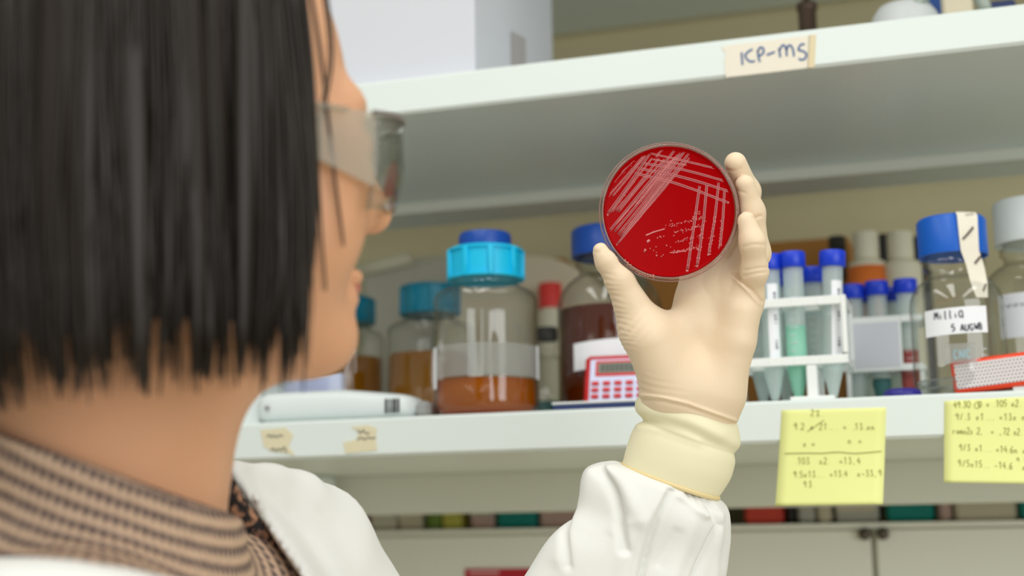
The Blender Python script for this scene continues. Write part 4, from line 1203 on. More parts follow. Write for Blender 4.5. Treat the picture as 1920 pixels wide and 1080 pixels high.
sd = (SHF-SHN); sd[2] = 0; sd /= np.linalg.norm(sd)

def torso(G, off=0.0):
    d = cone(G, NB-UP*0.052, SHN, 0.044+off, 0.052+off)
    d = smin(d, cone(G, NB-UP*0.052, SHF, 0.044+off, 0.055+off), 0.03)
    c0 = SHN+sd*0.08-UP*0.13; c1 = SHF-sd*0.08-UP*0.13
    d = smin(d, cone(G, c0, c1, 0.085+off, 0.085+off), 0.10)
    d = smin(d, cone(G, c0*0.5+c1*0.5, PELV+UP*0.12, 0.11+off, 0.115+off), 0.08)
    d = smin(d, cone(G, PELV-sd*0.06, PELV+sd*0.06, 0.12+off, 0.12+off), 0.10)
    return d

def head(G):
    q = (G-HO.astype(np.float32))@HX.T.astype(np.float32)
    qa = q.copy(); qa[..., 1] = np.abs(qa[..., 1])           # mirror
    E = lambda c, r: ell(qa, c, r)
    d = E((-0.008, 0, 0.045), (0.094, 0.074, 0.084))
    d = smin(d, E((0.034, 0, -0.018), (0.054, 0.058, 0.082)), 0.03)
    d = smin(d, cone(qa, (0.005, 0.046, -0.052), (0.072, 0.010, -0.088), 0.020, 0.0155), 0.028)
    d = smin(d, sph(qa, (0.056, 0.036, -0.020), 0.030), 0.02)
    d = smin(d, sph(qa, (0.052, 0.036, -0.046), 0.025), 0.02)
    d = smin(d, cone(qa, (0.083, 0.0, 0.020), (0.078, 0.036, 0.017), 0.011, 0.009), 0.015)
    d = smax(d, -sph(qa, (0.101, 0.032, -0.002), 0.015), 0.012)
    d = smin(d, cone(qa, (0.089, 0, 0.020), (0.1045, 0, -0.022), 0.0075, 0.0105), 0.012)
    d = smin(d, sph(qa, (0.107, 0, -0.026), 0.0105), 0.005)
    d = smin(d, sph(qa, (0.095, 0.0115, -0.031), 0.0085), 0.006)
    d = smax(d, -ell(qa, (0.1015, 0.0065, -0.0395), (0.006, 0.0034, 0.0045)), 0.003)
    d = smin(d, E((0.087, 0, -0.061), (0.0095, 0.022, 0.0055)), 0.006)
    d = smin(d, E((0.085, 0, -0.0715), (0.0095, 0.019, 0.0065)), 0.006)
    d = smin(d, cone(qa, (0.062, 0, -0.086), (0.014, 0, -0.100), 0.018, 0.024), 0.02)
    d = smin(d, E((0.076, 0, -0.092), (0.015, 0.017, 0.013)), 0.012)
    # ears
    d = smin(d, E((-0.005, 0.073, 0.0), (0.018, 0.008, 0.030)), 0.008)
    d = smax(d, -E((0.0, 0.082, 0.002), (0.010, 0.006, 0.016)), 0.004)
    # eyelids over the sockets
    d = smin(d, sph(qa, (0.079, 0.032, -0.002), 0.0128), 0.005)
    return d
def bodyfield(G):
    d = smin(head(G), cone(G, hp(-0.022, 0, -0.045), NB+UP*0.01, 0.051, 0.0545), 0.022)
    d = smin(d, cone(G, hp(0.012, 0, -0.080), NB+HF*0.026-UP*0.01, 0.028, 0.030), 0.02)
    d = smin(d, torso(G), 0.035)
    return d
# fine upper piece
zc = NB[2]-0.10
lo = np.minimum.reduce([SHN, SHF, HO-0.13])-0.02; hi = np.maximum.reduce([SHN, SHF, HO+0.13])+0.02
lo[2] = zc-0.02; hi[2] = HO[2]+0.15
G, org = grid(lo, hi, 0.0026)
Fd = bodyfield(G); Fd = smax(Fd, (zc-G[..., 2]), 0.0)
V1, Q1 = nets(Fd, org, 0.0026)
# coarse lower piece and limbs
LEGS = [(PELV+s_*sd*0.075-UP*0.02, PELV+s_*sd*0.085+HF*0.01-UP*0.45, PELV+s_*sd*0.085-UP*0.80) for s_ in (-1, 1)]
NELB = SHN-UP*0.26-HF*0.03-sd*0.05; NWR = PELV-sd*0.17+HF*0.10+UP*0.08
lo = np.minimum.reduce([SHN, SHF, PELV-0.2, ELB, WR])-0.12; hi = np.maximum.reduce([SHN, SHF, PELV+0.2, ELB, WR])+0.10
lo[2] = 0.04
G, org = grid(lo, hi, 0.009)
d = torso(G)
for a, b_, c_ in LEGS: d = smin(d, chain(G, [(a, 0.085), (b_, 0.055), (c_, 0.042)], 0.02), 0.04)
d = smin(d, chain(G, [(SHF, 0.050), (ELB, 0.040), (WR, 0.026)], 0.015), 0.03)
d = smin(d, chain(G, [(SHN, 0.048), (NELB, 0.040), (NWR, 0.028)], 0.015), 0.03)
d = smin(d, chain(G, [(NWR, 0.028), (NWR+HF*0.06-UP*0.05, 0.034), (NWR+HF*0.10-UP*0.10, 0.022)], 0.01), 0.01)
d = np.maximum(d, G[..., 2]-(zc+0.012))
V2, Q2 = nets(d, org, 0.009)
body = add_mesh('body', np.vstack([V1, V2]), np.vstack([Q1, Q2+len(V1)]), MT['skin'], person)
def surf_a(b_, c_):
    t_ = np.linspace(0.13, 0.0, 521)
    f_ = head(np.array([hp(a, b_, c_) for a in t_], dtype=np.float32)); k = int(np.argmax(f_ < 0)); return float(t_[k])
for s_ in (-1, 1):
    ey_ = MB().lathe(hp(0.0795, 0.032*s_, -0.002)-HFw*0.0115, [(0.0001, 0)]+[(0.0118*math.sin(math.pi*k/16), 0.0118-0.0118*math.cos(math.pi*k/16)) for k in range(1, 16)]+[(0, 0.0236)], 24, [HL, HU, HFw]).build('eye', MT['eye'], person, True)
    MB().lathe(hp(0.0905, 0.032*s_, -0.002), [(0.0055, 0), (0.0053, 0.0009), (0.003, 0.0015), (0, 0.0018)], 24, [HL, HU, HFw]).build('iris', MT['iris'], ey_, True)
    MB().tube([hp(surf_a(0.012+0.0055*k, 0.019+0.0020*k-0.0003*k*k)-0.0010, s_*(0.012+0.0055*k), 0.019+0.0020*k-0.0003*k*k) for k in range(6)], [0.0012, .0018, .002, .002, .0015, .0006], 8).build('eyebrow', MT['brow'], person, True)
MB().tube([hp(surf_a(0.0038*abs(k), -0.0665+0.0004*abs(k))-0.0012, 0.0038*k, -0.0665+0.0004*abs(k)) for k in range(-5, 6)], [0.0008, .002, .003, .0036, .0038, .0036, .0038, .0036, .003, .002, .0008], 8).build('lips', MT['lip'], person, True)

# trousers and shoes (below the picture)
G, org = grid(np.minimum.reduce([PELV-0.24, base-0.3])*np.array([1, 1, 0])+np.array([0, 0, 0.02]), np.maximum(PELV+0.24, base+0.3)*np.array([1, 1, 0])+np.array([0, 0, 1.0]), 0.010)
d = cone(G, PELV-sd*0.06, PELV+sd*0.06, 0.126, 0.126)
for a, b_, c_ in LEGS: d = smin(d, chain(G, [(a, 0.095), (b_, 0.072), (c_, 0.065)], 0.02), 0.03)
V, Q = nets(d, org, 0.010); add_mesh('trousers', V, Q, MT['trouser'], person)
for (a, b_, c_) in LEGS:
    G, org = grid(c_-np.array([0.2, 0.2, 0.12]), c_+np.array([0.2, 0.2, 0.08]), 0.006)
    f0 = np.array([c_[0], c_[1], 0.035])
    d = smin(cone(G, f0-HF*0.04, f0+HF*0.13, 0.036, 0.034), cone(G, f0, c_, 0.036, 0.045), 0.03); d = smax(d, 0.002-G[..., 2], 0.003)
    V, Q = nets(d, org, 0.006); add_mesh('shoe', V, Q, MT['shoe'], person)

# ------------------------------------------------------------------ sweater with neck line
NA = atd(-30, 800, 0.625); NBp = atd(432, 962, 0.70); NC = atd(418, 888, 0.735)
nn_ = np.cross(NBp-NA, NA-CP); nn_ /= np.linalg.norm(nn_)
if nn_[2] < 0: nn_ = -nn_
lo = np.minimum(SHN, SHF)-0.13; hi = np.maximum.reduce([SHN, SHF, NB+0.05])+0.10
lo[2] = NB[2]-0.24; hi[2] = NB[2]+0.10
G, org = grid(lo, hi, 0.0028)
d = bodyfield(G)-0.008
d = smax(d, ((G-NA.astype(np.float32))@nn_.astype(np.float32)), 0.006)
d = np.maximum(d, lo[2]+0.01-G[..., 2])
V, Q = nets(d, org, 0.0028)
sw = add_mesh('sweater', V, Q, MT['knit'], person, label='brown and grey ribbed knit sweater')
axd = HO-NB; axd /= np.linalg.norm(axd)
rel = V-NB; h_ = rel@axd; pr = rel-h_[:, None]*axd; rad_ = np.linalg.norm(pr, axis=1)
e1 = HF-axd*(HF@axd); e1 /= np.linalg.norm(e1); e2 = np.cross(axd, e1)
ang = np.arctan2(pr@e2, pr@e1)
pl = -(V-NA)@nn_                      # distance below the neck line
kx = np.hypot(pl, rad_-0.062)+0.006*np.sin(ang*1.0)
ka = sw.data.attributes.new('knit', 'FLOAT_VECTOR', 'POINT')
ka.data.foreach_set('vector', np.stack([kx, ang*0.09, h_], 1).astype(np.float32).ravel())

# far side of the sweater at the neck line: dark pattern with painted shade
L0 = [atd(416, 885, 0.748), atd(432, 915, 0.752), atd(455, 955, 0.757), atd(490, 1003, 0.765), atd(528, 1050, 0.775), atd(575, 1100, 0.79), atd(640, 1180, 0.81)]
L0 = densify([p-0.0035*CR+0.006*CF for p in L0], 8)
MB().tube(L0, np.linspace(0.005, 0.0075, len(L0))*np.array([1+0.10*math.sin(k*1.7) for k in range(len(L0))]), 14).build('shaded_trim', MT['knit_shade'], sw, True, 'dark patterned sweater edge with shade painted in')  # separate tube, coloured dark for the shaded inner side of the sweater

# ------------------------------------------------------------------ lab coat
coat_pts = [SHN, SHF, ELB, PELV]
lo = np.minimum.reduce(coat_pts)-0.24; hi = np.maximum.reduce(coat_pts)+0.20
lo[2] = 0.52; hi[2] = max(SHN[2], SHF[2])+0.20
H_ = 0.0045
G, org = grid(lo, hi, H_)
nk = cone(G, hp(-0.022, 0, -0.045), NB+UP*0.01, 0.051, 0.0545)
d = smin(smin(nk, torso(G), 0.035), cone(G, hp(0.0, 0, -0.070), NB+HF*0.026-UP*0.01, 0.028, 0.030), 0.02)
skin0 = d.copy(); d = d-0.016
d = smin(d, chain(G, [(SHF, 0.070), (SHF*0.45+ELB*0.55, 0.064), (ELB, 0.062)], 0.02), 0.03)
d = smin(d, chain(G, [(SHN-UP*0.02, 0.066), (NELB, 0.062), (NWR, 0.055)], 0.02), 0.03)
d = smin(d, cone(G, PELV+UP*0.05-sd*0.05, PELV-UP*0.30-sd*0.07, 0.145, 0.175), 0.05)
d = smin(d, cone(G, PELV+UP*0.05+sd*0.05, PELV-UP*0.30+sd*0.07, 0.145, 0.175), 0.05)
# standing collar on the far side of the neck
colr = chain(G, [(atd(400, 880, 0.77), 0.005), (atd(440, 888, 0.78), 0.0065), (atd(500, 912, 0.80), 0.012), (atd(556, 938, 0.82), 0.0145), (atd(578, 998, 0.84), 0.03)], 0.01)
d = smin(d, colr, 0.03)
X2, Y2, _ = project(G)
d = d+creases(X2, Y2, [([(470, 890), (560, 990), (640, 1120)], 0.0028, 14), ([(450, 890), (540, 1000), (610, 1110)], -0.0025, 12), ([(545, 915), (620, 985), (690, 1090)], 0.0022, 14), ([(420, 880), (505, 985), (575, 1085)], -0.003, 10)])
pa, pb = atd(414, 868, 0.77), atd(562, 1080, 0.80)
nf = np.cross(pb-pa, pa-CP); nf /= np.linalg.norm(nf)
if nf@CR < 0: nf = -nf
far_cut = -((G-pa.astype(np.float32))@nf.astype(np.float32))        # <0 on the right of the lapel edge
qa_, qb_ = atd(0, 1046, 0.55), atd(340, 1084, 0.57)
nq = np.cross(qb_-qa_, qa_-CP); nq /= np.linalg.norm(nq)
if nq[2] < 0: nq = -nq
near_cut = (G-qa_.astype(np.float32))@nq.astype(np.float32)
X1 = None
dip = np.where(X2 < 330, 0.0022*np.cos((X2-150)/330*3.0), 0)
d = smax(d, np.minimum(far_cut, near_cut-dip), 0.006)
# hollow below the collar line so the sweater fills it
d = np.maximum(d, -(skin0-0.0062))
d = smax(d, -(nk-0.021)-0.5*np.maximum(NB[2]-0.03-G[..., 2], 0), 0.004)
d = smax(d, G[..., 2]-np.float32(pa[2]+0.004), 0.006)
d = np.maximum(d, lo[2]+0.01-G[..., 2])
V, Q = nets(d, org, H_)
coat = add_mesh('lab_coat', V, Q, MT['coat'], person)

# sleeve around the raised forearm: ring loft through measured outlines
def loft(secs, n, zoff, dratio, disp=None, sub=6, power=1.0, cap=(True, True)):
    S = np.array([(a[0], a[1], b[0], b[1]) for a, b in secs], dtype=float)
    P = densify(S, sub); V = []
    D = DD+zoff
    for lx, ly, rx, ry in P:
        l, r_ = atd(lx, ly, D), atd(rx, ry, D); c = (l+r_)/2; hx = (r_-l)/2; hw = np.linalg.norm(hx); ux = hx/hw
        for k in range(n):
            a = 2*math.pi*k/n
            ca, sa = math.cos(a), math.sin(a)
            V.append(c+hx*math.copysign(abs(ca)**power, ca)+CF*hw*dratio*math.copysign(abs(sa)**power, sa))
    V = np.array(V); m = len(P)
    F = [(j*n+k, (j+1)*n+k, (j+1)*n+(k+1) % n, j*n+(k+1) % n) for j in range(m-1) for k in range(n)]
    if cap[0]: F.append(tuple(range(n)))
    if cap[1]: F.append(tuple((m-1)*n+k for k in range(n))[::-1])
    return V, F, m
secs = [((1178, 880), (1336, 935)), ((1163, 869), (1347, 936)), ((1145, 865), (1356, 948)), ((1122, 867), (1363, 964)), ((1102, 880), (1367, 985)), ((1090, 903), (1366, 1010)), ((1083, 945), (1359, 1045)), ((1062, 975), (1354, 1072)),
        ((1030, 1012), (1349, 1105)), ((990, 1080), (1336, 1180)), ((905, 1210), (1285, 1335)), ((850, 1360), (1200, 1500))]
n = 200
V, F, m = loft(secs, n, 0.024, 0.62, sub=14)
# folds: push along the ring normal
Vr = V.reshape(m, n, 3); C = Vr.mean(axis=1, keepdims=True); Nrm = Vr-C; Nrm /= np.linalg.norm(Nrm, axis=2, keepdims=True)
X, Y_, _ = project(Vr)
front = ((Nrm@CF) < 0.25)
fold = creases(X, Y_, [
    ([(1131, 882), (1150, 925), (1165, 968), (1172, 1030)], -0.0055, 9), ([(1112, 890), (1095, 960), (1060, 1050)], 0.003, 20),
    ([(1155, 880), (1185, 935), (1200, 975)], 0.0025, 15), ([(1256, 922), (1232, 970), (1214, 1022), (1200, 1090)], -0.0045, 6), ([(1246, 922), (1218, 980), (1198, 1040), (1188, 1090)], 0.0034, 10),
    ([(1278, 930), (1320, 962)], 0.003, 9), ([(1330, 948), (1346, 985), (1325, 1035), (1298, 1090)], -0.0045, 7), ([(1300, 960), (1285, 1020), (1255, 1090)], 0.003, 16),
    ([(1348, 965), (1352, 1010), (1335, 1090)], 0.0022, 8), ([(1076, 955), (1067, 1000), (1065, 1060)], -0.004, 8), ([(1180, 985), (1172, 1040), (1165, 1100)], 0.0018, 14),
    ([(1288, 921), (1296, 934)], -0.0020, 3.5), ([(1304, 925), (1311, 940)], -0.0022, 3.5), ([(1318, 932), (1326, 948)], -0.0022, 3.5), ([(1332, 938), (1341, 953)], -0.002, 3.5),
    ([(1270, 1000), (1240, 1060)], -0.0016, 9), ([(1140, 1010), (1100, 1100)], -0.0016, 14)])
t_ = np.arange(n)/n*2*math.pi; jj = np.arange(m)[:, None]/m
gen = 0.0022*np.sin(3*t_[None, :]+9*jj)*np.sin(5*jj+1)+0.0012*np.sin(7*t_[None, :]+4*jj)
amp = np.clip(jj*6, 0, 1)
Vr = Vr+Nrm*((np.where(front, fold, 0)+gen*amp)*np.ones((m, n)))[..., None]
sl = add_mesh('sleeve', Vr.reshape(-1, 3), F, MT['coat'], coat)

# ------------------------------------------------------------------ gloved hand
def J(px, py, z, r): return (atd(px, py, DD+z/1000), r*DD/FPX)
wl, wr_ = J(1258, 758, 22, 45), J(1332, 772, 22, 42)
MCP = dict(i=J(1302, 566, 28, 35), m=J(1338, 542, 30, 37), r=J(1373, 536, 26, 36), p=J(1398, 560, 20, 31))
FING = dict(
    i=[MCP['i'], J(1310, 470, 42, 30), J(1330, 385, 42, 26), J(1334, 350, 33, 22)],
    m=[MCP['m'], J(1392, 440, 38, 28), J(1399, 360, 25, 26), J(1379, 306, 12, 21)],
    r=[MCP['r'], J(1414, 475, 20, 29.5), J(1408, 398, 13, 25), J(1397, 346, 7, 18.5)],
    p=[MCP['p'], J(1415, 508, 4, 24), J(1411, 455, -3, 22.5), J(1399, 415, -1, 18.5)])
TH = [J(1262, 705, 20, 52), J(1203, 612, 12, 43), J(1161, 524, 5, 25.5), J(1138, 490, 3, 20), J(1127, 471, 3, 16)]
pts = [p for ch in FING.values() for p, _ in ch]+[p for p, _ in TH]+[wl[0], wr_[0], atd(1262, 890, DD+0.024)]
lo = np.min(pts, axis=0)-0.022; hi = np.max(pts, axis=0)+0.022
HV = 0.00085
G, org = grid(lo, hi, HV)
X, Y_, DZ = project(G)
palm = None
for a, b_ in ((wl, MCP['i']), (J(1285, 762, 23, 44), MCP['m']), (J(1312, 768, 23, 44), MCP['r']), (wr_, MCP['p'])):
    c_ = cone(G, a[0], b_[0], a[1]*0.92, b_[1]); palm = c_ if palm is None else smin(palm, c_, 0.010)
palm = smin(palm, chain(G, [J(1358, 735, 14, 30), J(1385, 640, 10, 27), J(1392, 585, 10, 26)], 0.004), 0.014)      # outer edge of the palm
thumb = chain(G, TH, 0.005)
thenar = chain(G, [J(1255, 735, 12, 44), J(1220, 640, 4, 36)], 0.005)
thumb = smin(thumb, thenar, 0.014)
web = cone(G, J(1215, 625, 16, 30)[0], J(1300, 605, 22, 28)[0], 30*DD/FPX, 28*DD/FPX)
palm = smin(palm, web, 0.010)
palm = smin(palm, thumb, 0.012)
d = palm
for key, ch in FING.items():
    f = chain(G, ch, 0.005)
    d = np.minimum(d, smin(palm, f, 0.007))
fore = chain(G, [((wl[0]+wr_[0])/2, 76*DD/FPX), J(1258, 900, 24, 76)], 0.002)
qd = (G-((wl[0]+wr_[0])/2).astype(np.float32))
# flattened wrist
wx = (CR*math.cos(0.27)-CU*math.sin(0.27)); wy = np.cross(CF, wx)
ax_ = atd(1262, 890, DD+0.024)-(wl[0]+wr_[0])/2; La = np.linalg.norm(ax_); ax_ /= La
t_ = np.clip((qd@ax_.astype(np.float32)), -0.012, La)
pp = qd-t_[..., None]*ax_.astype(np.float32)
sx = np.cross(ax_, CF); sx /= np.linalg.norm(sx)
tp_ = np.clip(t_/0.012, 0, 1)
ru = (pp@sx.astype(np.float32))/((83-12*tp_)*DD/FPX); rv = (pp@CF.astype(np.float32))/((57-9*tp_)*DD/FPX); rw = (pp@ax_.astype(np.float32))/(60*DD/FPX)
wd_ = (np.sqrt(ru**2+rv**2+rw**2)-1)*(62*DD/FPX)
d = smin(d, wd_, 0.014)
# creases of the latex
cr = creases(X, Y_, [
    ([(1394, 462), (1412, 458), (1434, 459)], 0.0006, 2.4), ([(1396, 507), (1420, 503), (1444, 501)], 0.0007, 2.4), ([(1396, 517), (1420, 512), (1436, 510)], 0.0007, 2.2),
    ([(1372, 512), (1392, 530), (1412, 546), (1428, 566)], 0.0010, 2.5), ([(1374, 520), (1394, 538), (1424, 570)], -0.0008, 3.0), ([(1384, 515), (1388, 526)], 0.0012, 3),
    ([(1200, 741), (1240, 745), (1290, 757), (1340, 775), (1380, 789)], -0.0013, 2.8), ([(1200, 748), (1240, 752), (1290, 764), (1340, 782), (1380, 796)], 0.0006, 3),
    ([(1411, 408), (1428, 405)], 0.0006, 2.2), ([(1416, 412), (1424, 404)], 0.0005, 2), ([(1382, 357), (1398, 362)], 0.0005, 2.2),
    ([(1112, 470), (1122, 474), (1131, 466)], 0.0004, 2.2), ([(1363, 318), (1376, 321), (1390, 316)], 0.0004, 2.2)])
# rings of fine wrinkles along the outer side of the thumb
edge = [(1122, 500), (1132, 524), (1146, 562), (1158, 602), (1168, 640), (1180, 674)]
e2d = None; s_al = np.zeros_like(X)
acc_ = 0.0
for a, b_ in zip(edge[:-1], edge[1:]):
    q = segdist2(X, Y_, a, b_)
    L_ = math.hypot(b_[0]-a[0], b_[1]-a[1])
    tt = ((X-a[0])*(b_[0]-a[0])+(Y_-a[1])*(b_[1]-a[1]))/L_+acc_
    if e2d is None: e2d = q; s_al = tt
    else:
        w_ = q < e2d; s_al = np.where(w_, tt, s_al); e2d = np.minimum(e2d, q)
    acc_ += L_
dist = np.sqrt(e2d)
wr1 = np.sin(2*math.pi*(s_al-0.55*dist+1.6*np.sin(s_al*0.13))/11.0)
cr = cr+0.00030*wr1*np.exp(-(dist/20)**2)*np.clip((s_al-5)/20, 0, 1)*np.clip((185-s_al)/30, 0, 1)
# soft wrinkles at the base of the thumb and above the wrist
cr = cr+0.00035*np.sin(2*math.pi*(0.75*(X-1180)+0.66*(Y_-620))/15)*np.exp(-(((X-1196)/26)**2+((Y_-612)/26)**2))
cr = cr+0.00016*np.sin(2*math.pi*(Y_-0.25*(X-1200)-700+3*np.sin(X*0.05))/13)*np.exp(-((Y_-0.25*(X-1200)-722)/22)**2)*np.clip((1300-X)/60, 0, 1)
d = d+cr
qn = G-DC.astype(np.float32); dz_ = -(qn@_n.astype(np.float32)); dr_ = np.sqrt(np.maximum((qn**2).sum(-1)-dz_**2, 0))-(RB+0.0021)
disk = np.maximum(dr_, np.maximum(-0.0006-dz_, dz_-0.0166))
d = smax(d, -disk, 0.0015)
V, Q = nets(d, org, HV)
glove = add_mesh('glove', V, Q, MT['latex'], person)
print('GLOVE', len(V))
# keep the fingers just off the plastic
# ------------------------------------------------------------------ glove cuff
secs = [((1212, 744), (1374, 787)), ((1204, 742), (1379, 789)), ((1196, 746), (1384, 801)), ((1191, 756), (1387, 818)), ((1192, 770), (1388, 832)), ((1200, 782), (1384, 846)), ((1202, 789), (1380, 852)), ((1194, 797), (1379, 858)),
        ((1184, 812), (1377, 872)), ((1175, 838), (1369, 898)), ((1169, 862), (1352, 925)), ((1168, 868), (1347, 930)), ((1174, 871), (1340, 931))]
n = 128
V, F, m = loft(secs, n, 0.024, 0.70, sub=6, cap=(False, False))
Vr = V.reshape(m, n, 3); C = Vr.mean(axis=1, keepdims=True); Nrm = Vr-C; Nrm /= np.linalg.norm(Nrm, axis=2, keepdims=True)
X, Y_, _ = project(Vr)
fold = creases(X, Y_, [([(1203, 786), (1240, 790), (1290, 806), (1340, 830), (1382, 850)], -0.0016, 10), ([(1215, 770), (1290, 785), (1350, 815)], 0.0012, 14), ([(1200, 800), (1250, 806), (1310, 828)], 0.0012, 9)])
Vr = Vr+Nrm*np.where((Nrm@CF) < 0.3, fold, 0)[..., None]
add_mesh('glove_cuff', Vr.reshape(-1, 3), F, MT['cuff'], glove)
def ringtube(name, l, r_, rad, m_, dr=0.70, z=0.024, wig=0.0):
    a, b_ = atd(*l, DD+z), atd(*r_, DD+z); c_ = (a+b_)/2; hx = (b_-a)/2; hw = np.linalg.norm(hx)
    P = [c_+hx*math.cos(t)+CF*hw*dr*math.sin(t)+CU*wig*math.sin(3*t+1) for t in np.linspace(0, 2*math.pi, 73)]
    MB().tube(P, rad, 10).build(name, m_, glove, True)
ringtube('cuff_bead', (1168, 871), (1346, 933), 0.0016, MT['bead'])

# ------------------------------------------------------------------ safety glasses
def glens(name, m_, c0, c1, b0, b1, off=0.0, n=40, th=0.0016):
    mb = MB(); V = []
    for j in range(7):
        c_ = c0+(c1-c0)*j/6
        for i in range(n+1):
            b_ = b0+(b1-b0)*i/n
            a_ = 0.116-0.045*abs(b_/0.074)**2.4-0.30*max(0, -0.010-c_); cz_ = c_-0.010*(b_/0.07)**2
            nose = 0.014*math.exp(-(b_/0.010)**2)*(1-j/6)**1.5
            V.append((a_+off, b_, cz_+nose))
    V2 = [(a_-th, b_*0.985, c_) for a_, b_, c_ in V]; W = n+1; N_ = len(V)
    F = []
    for j in range(6):
        for i in range(n):
            a_ = j*W+i; F += [(a_, a_+1, a_+W+1, a_+W), (N_+a_, N_+a_+W, N_+a_+W+1, N_+a_+1)]
    for i in range(n): F += [(i, N_+i, N_+i+1, i+1), (6*W+i, 6*W+i+1, N_+6*W+i+1, N_+6*W+i)]
    for j in range(6): F += [(j*W, (j+1)*W, N_+(j+1)*W, N_+j*W), (j*W+n, N_+j*W+n, N_+(j+1)*W+n, (j+1)*W+n)]
    return mb.add([hp(*p) for p in V+V2], F).build(name, m_, gl, True)
gl = bpy.data.objects.new('safety_glasses', None); COL.objects.link(gl); gl.parent = person; ORIGIN[gl.name] = ORIGIN[person.name]
gl['label'] = 'clear wraparound safety glasses'
glens('lens', MT['lens'], -0.030, 0.014, -0.070, 0.070)
rim = [hp(0.1165-0.045*abs(b_/0.074)**2.4, b_, 0.015-0.010*(b_/0.07)**2) for b_ in np.linspace(-0.072, 0.072, 50)]
MB().tube(rim, 0.0013, 8).build('brow_bar', MT['frame'], gl, True)
for s_ in (-1, 1):
    MB().add([hp(*p) for p in ((0.076, s_*0.070, 0.005), (0.040, s_*0.0775, 0.003), (0.040, s_*0.0775, -0.020), (0.074, s_*0.070, -0.030), (0.076, s_*0.0712, 0.005), (0.040, s_*0.0787, 0.003), (0.040, s_*0.0787, -0.020), (0.074, s_*0.0712, -0.030))],
             [(0, 1, 2, 3), (7, 6, 5, 4), (0, 4, 5, 1), (1, 5, 6, 2), (2, 6, 7, 3), (3, 7, 4, 0)]).build('side_shield', MT['sidelens'], gl)
    mb = MB().tube([hp(0.058, s_*0.0765, 0.003), hp(0.03, s_*0.080, 0.003), hp(-0.02, s_*0.080, 0.004), hp(-0.04, s_*0.078, -0.004)], 0.0036, 8, 0.4)
    mb.build('temple', MT['sidelens'], gl, True)

# ------------------------------------------------------------------ hair
HC = np.array([-0.010, 0, 0.040])
def hair_pt(phi, s, rx=0.102, ry=0.087, rz=0.102, clen=0.115, flare=0.0):
    """s in 0..1: from the parting over the crown and straight down the side"""
    if s < 0.5:
        th = 0.12+s/0.5*(math.pi/2-0.12)
        a = HC[0]+0.035*math.cos(phi)*(1-s/0.5)+rx*math.sin(th)*math.cos(phi); b_ = ry*math.sin(th)*math.sin(phi); c_ = HC[2]+rz*math.cos(th)
        return np.array([a, b_, c_])
    k = (s-0.5)/0.5
    f = 1+flare*k-0.10*k**3
    return np.array([HC[0]+rx*math.cos(phi)*f, ry*math.sin(phi)*f, HC[2]-k*(clen+HC[2])])
# under-layer closing off the scalp
lo = hp(0, 0, 0)-0.20; hi = hp(0, 0, 0)+0.20
G, org = grid(lo, hi, 0.004)
q = (G-HO.astype(np.float32))@HX.T.astype(np.float32)
A_, B_, C_ = q[..., 0], q[..., 1], q[..., 2]
cap = ell(q, HC, (0.095, 0.080, 0.095))
cyl = (np.sqrt(((A_-HC[0])/0.094)**2+(B_/0.079)**2)-1)*0.085
cyl = np.maximum(cyl, np.maximum(C_-HC[2], -0.094-C_))
outer = np.minimum(cap, cyl)
inner = np.minimum(ell(q, HC, (0.091, 0.076, 0.090)), np.maximum((np.sqrt(((A_-HC[0])/0.088)**2+(B_/0.073)**2)-1)*0.08, C_-HC[2]))
d = np.maximum(outer, -inner)
face = (A_-(0.026+0.30*np.clip(C_-0.03, 0, 0.2)+0.0*B_))            # >0 in front of the hair edge
d = smax(d, face, 0.006)
V, Q = nets(d, org, 0.004)
hair = add_mesh('hair', V, Q, MT['hair'], person, label='dark brown chin-length bob')
mb = MB()
def rphi():
    s_ = random.choice((-1, 1)); return s_*random.uniform(math.radians(68), math.pi)
def lock(phi, w, n=16, off=0.0, clen=None, s0=0.0, s1=1.0, swirl=0.0, flat=0.35, k=8):
    clen = clen if clen is not None else 0.104+0.020*random.random()+0.004*math.cos(phi)*-1
    pts = []; ph2 = random.uniform(-1, 1)*swirl; wob = random.uniform(0, 6)
    for i in range(n):
        s = s0+(s1-s0)*i/(n-1)
        rel_ = 0.0045*math.sin(7*phi+1.3+2.2*s)+0.003*math.sin(17*phi+0.7-3*s)
        p_ = hair_pt(phi+ph2*s*s+0.030*math.sin(5*s+wob)*s, s, 0.102+off+rel_, 0.087+off+rel_, 0.101+off, clen, 0.02)
        pts.append(p_)
    P = np.array([hp(*p_) for p_ in pts]); c0 = hp(*HC)
    nr = [(p_-c0)/np.linalg.norm(p_-c0) for p_ in P]
    rad = np.array([w*(0.55+0.45*min(1, i/4))*(1-0.92*max(0, (i/(n-1)-0.62)/0.38)**1.6) for i in range(n)])
    mb.tube(P, rad, k, flat, nr)
for i in range(280): lock(rphi(), random.uniform(0.0035, 0.0095), off=random.uniform(-0.003, 0.003), swirl=0.10)
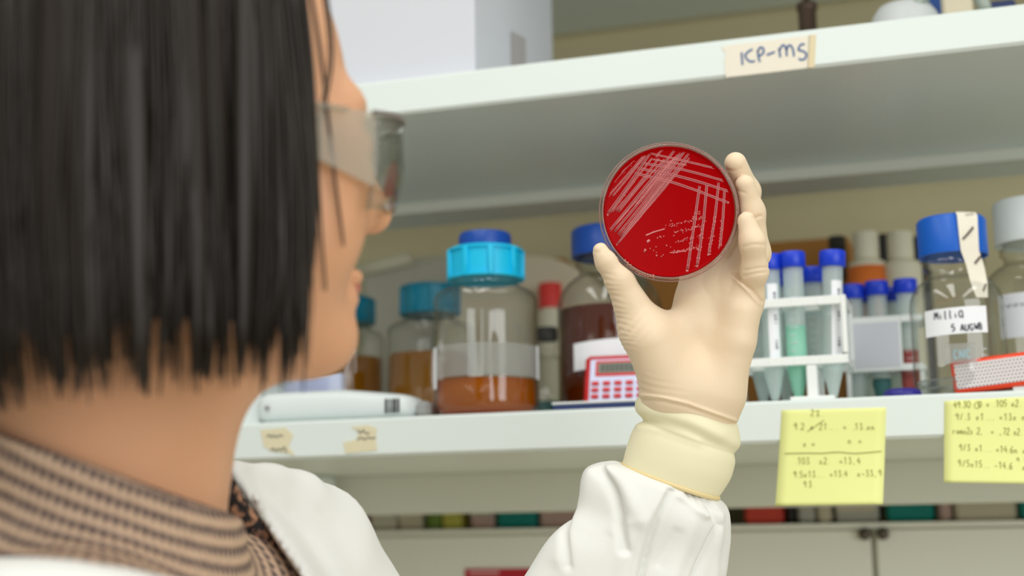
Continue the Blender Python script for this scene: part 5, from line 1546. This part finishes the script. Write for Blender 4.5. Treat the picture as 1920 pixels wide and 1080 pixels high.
for i in range(1100): lock(rphi(), random.uniform(0.0006, 0.0014), n=13, off=random.uniform(-0.001, 0.006), swirl=0.10, flat=0.8, k=4)
# hair edge beside the face
for s_ in (-1, 1):
    for i in range(26): lock(s_*math.radians(random.uniform(64, 76)), random.uniform(0.002, 0.0045), off=random.uniform(-0.004, 0.004), swirl=0.05, clen=random.uniform(0.072, 0.096))
mb.build('locks', MT['hair'], hair, True)
# thin loose strands across the cheek
cheek = [([(0.046, 0.078, 0.075), (0.052, 0.074, 0.03), (0.044, 0.0735, -0.01), (0.045, 0.070, -0.045), (0.050, 0.062, -0.075)], 0.0010),
         ([(0.038, 0.081, 0.075), (0.046, 0.079, 0.02), (0.052, 0.073, -0.02), (0.060, 0.064, -0.055)], 0.0012),
         ([(0.034, 0.083, 0.07), (0.038, 0.082, 0.02), (0.040, 0.078, -0.02), (0.038, 0.072, -0.06), (0.040, 0.064, -0.085)], 0.0022),
         ([(0.030, 0.085, 0.05), (0.034, 0.083, 0.0), (0.035, 0.078, -0.04), (0.030, 0.071, -0.088)], 0.0026)]
for s_ in (-1, 1):
    mb = MB()
    for pts, w_ in cheek:
        for j in range(4):
            dj = [random.uniform(-0.002, 0.002) for _ in range(2)]
            P = np.array([hp(a+dj[0], s_*(b_+0.001), c_+dj[1]) for a, b_, c_ in densify(pts, 6)])
            mb.tube(P, np.linspace(w_, w_*0.35, len(P))*random.uniform(0.3, 0.7), 5)
    mb.build('loose_strand', MT['hair'], hair, True)

for nm, P in (('chin', hp(0.093, 0, -0.092)), ('nosetip', hp(0.1165, 0, -0.026)), ('near_hair', hp(0.02, -0.087, 0)), ('cheek', hp(0.07, -0.055, -0.02))):
    print('PX', nm, [float(round(float(x), 3)) for x in project(P)])
# outward normals
import bmesh
for me in {o.data for o in SC.objects if o.type == 'MESH'}:
    if len(me.polygons) > 60000: continue
    bm = bmesh.new(); bm.from_mesh(me); bmesh.ops.recalc_face_normals(bm, faces=bm.faces); bm.to_mesh(me); bm.free()
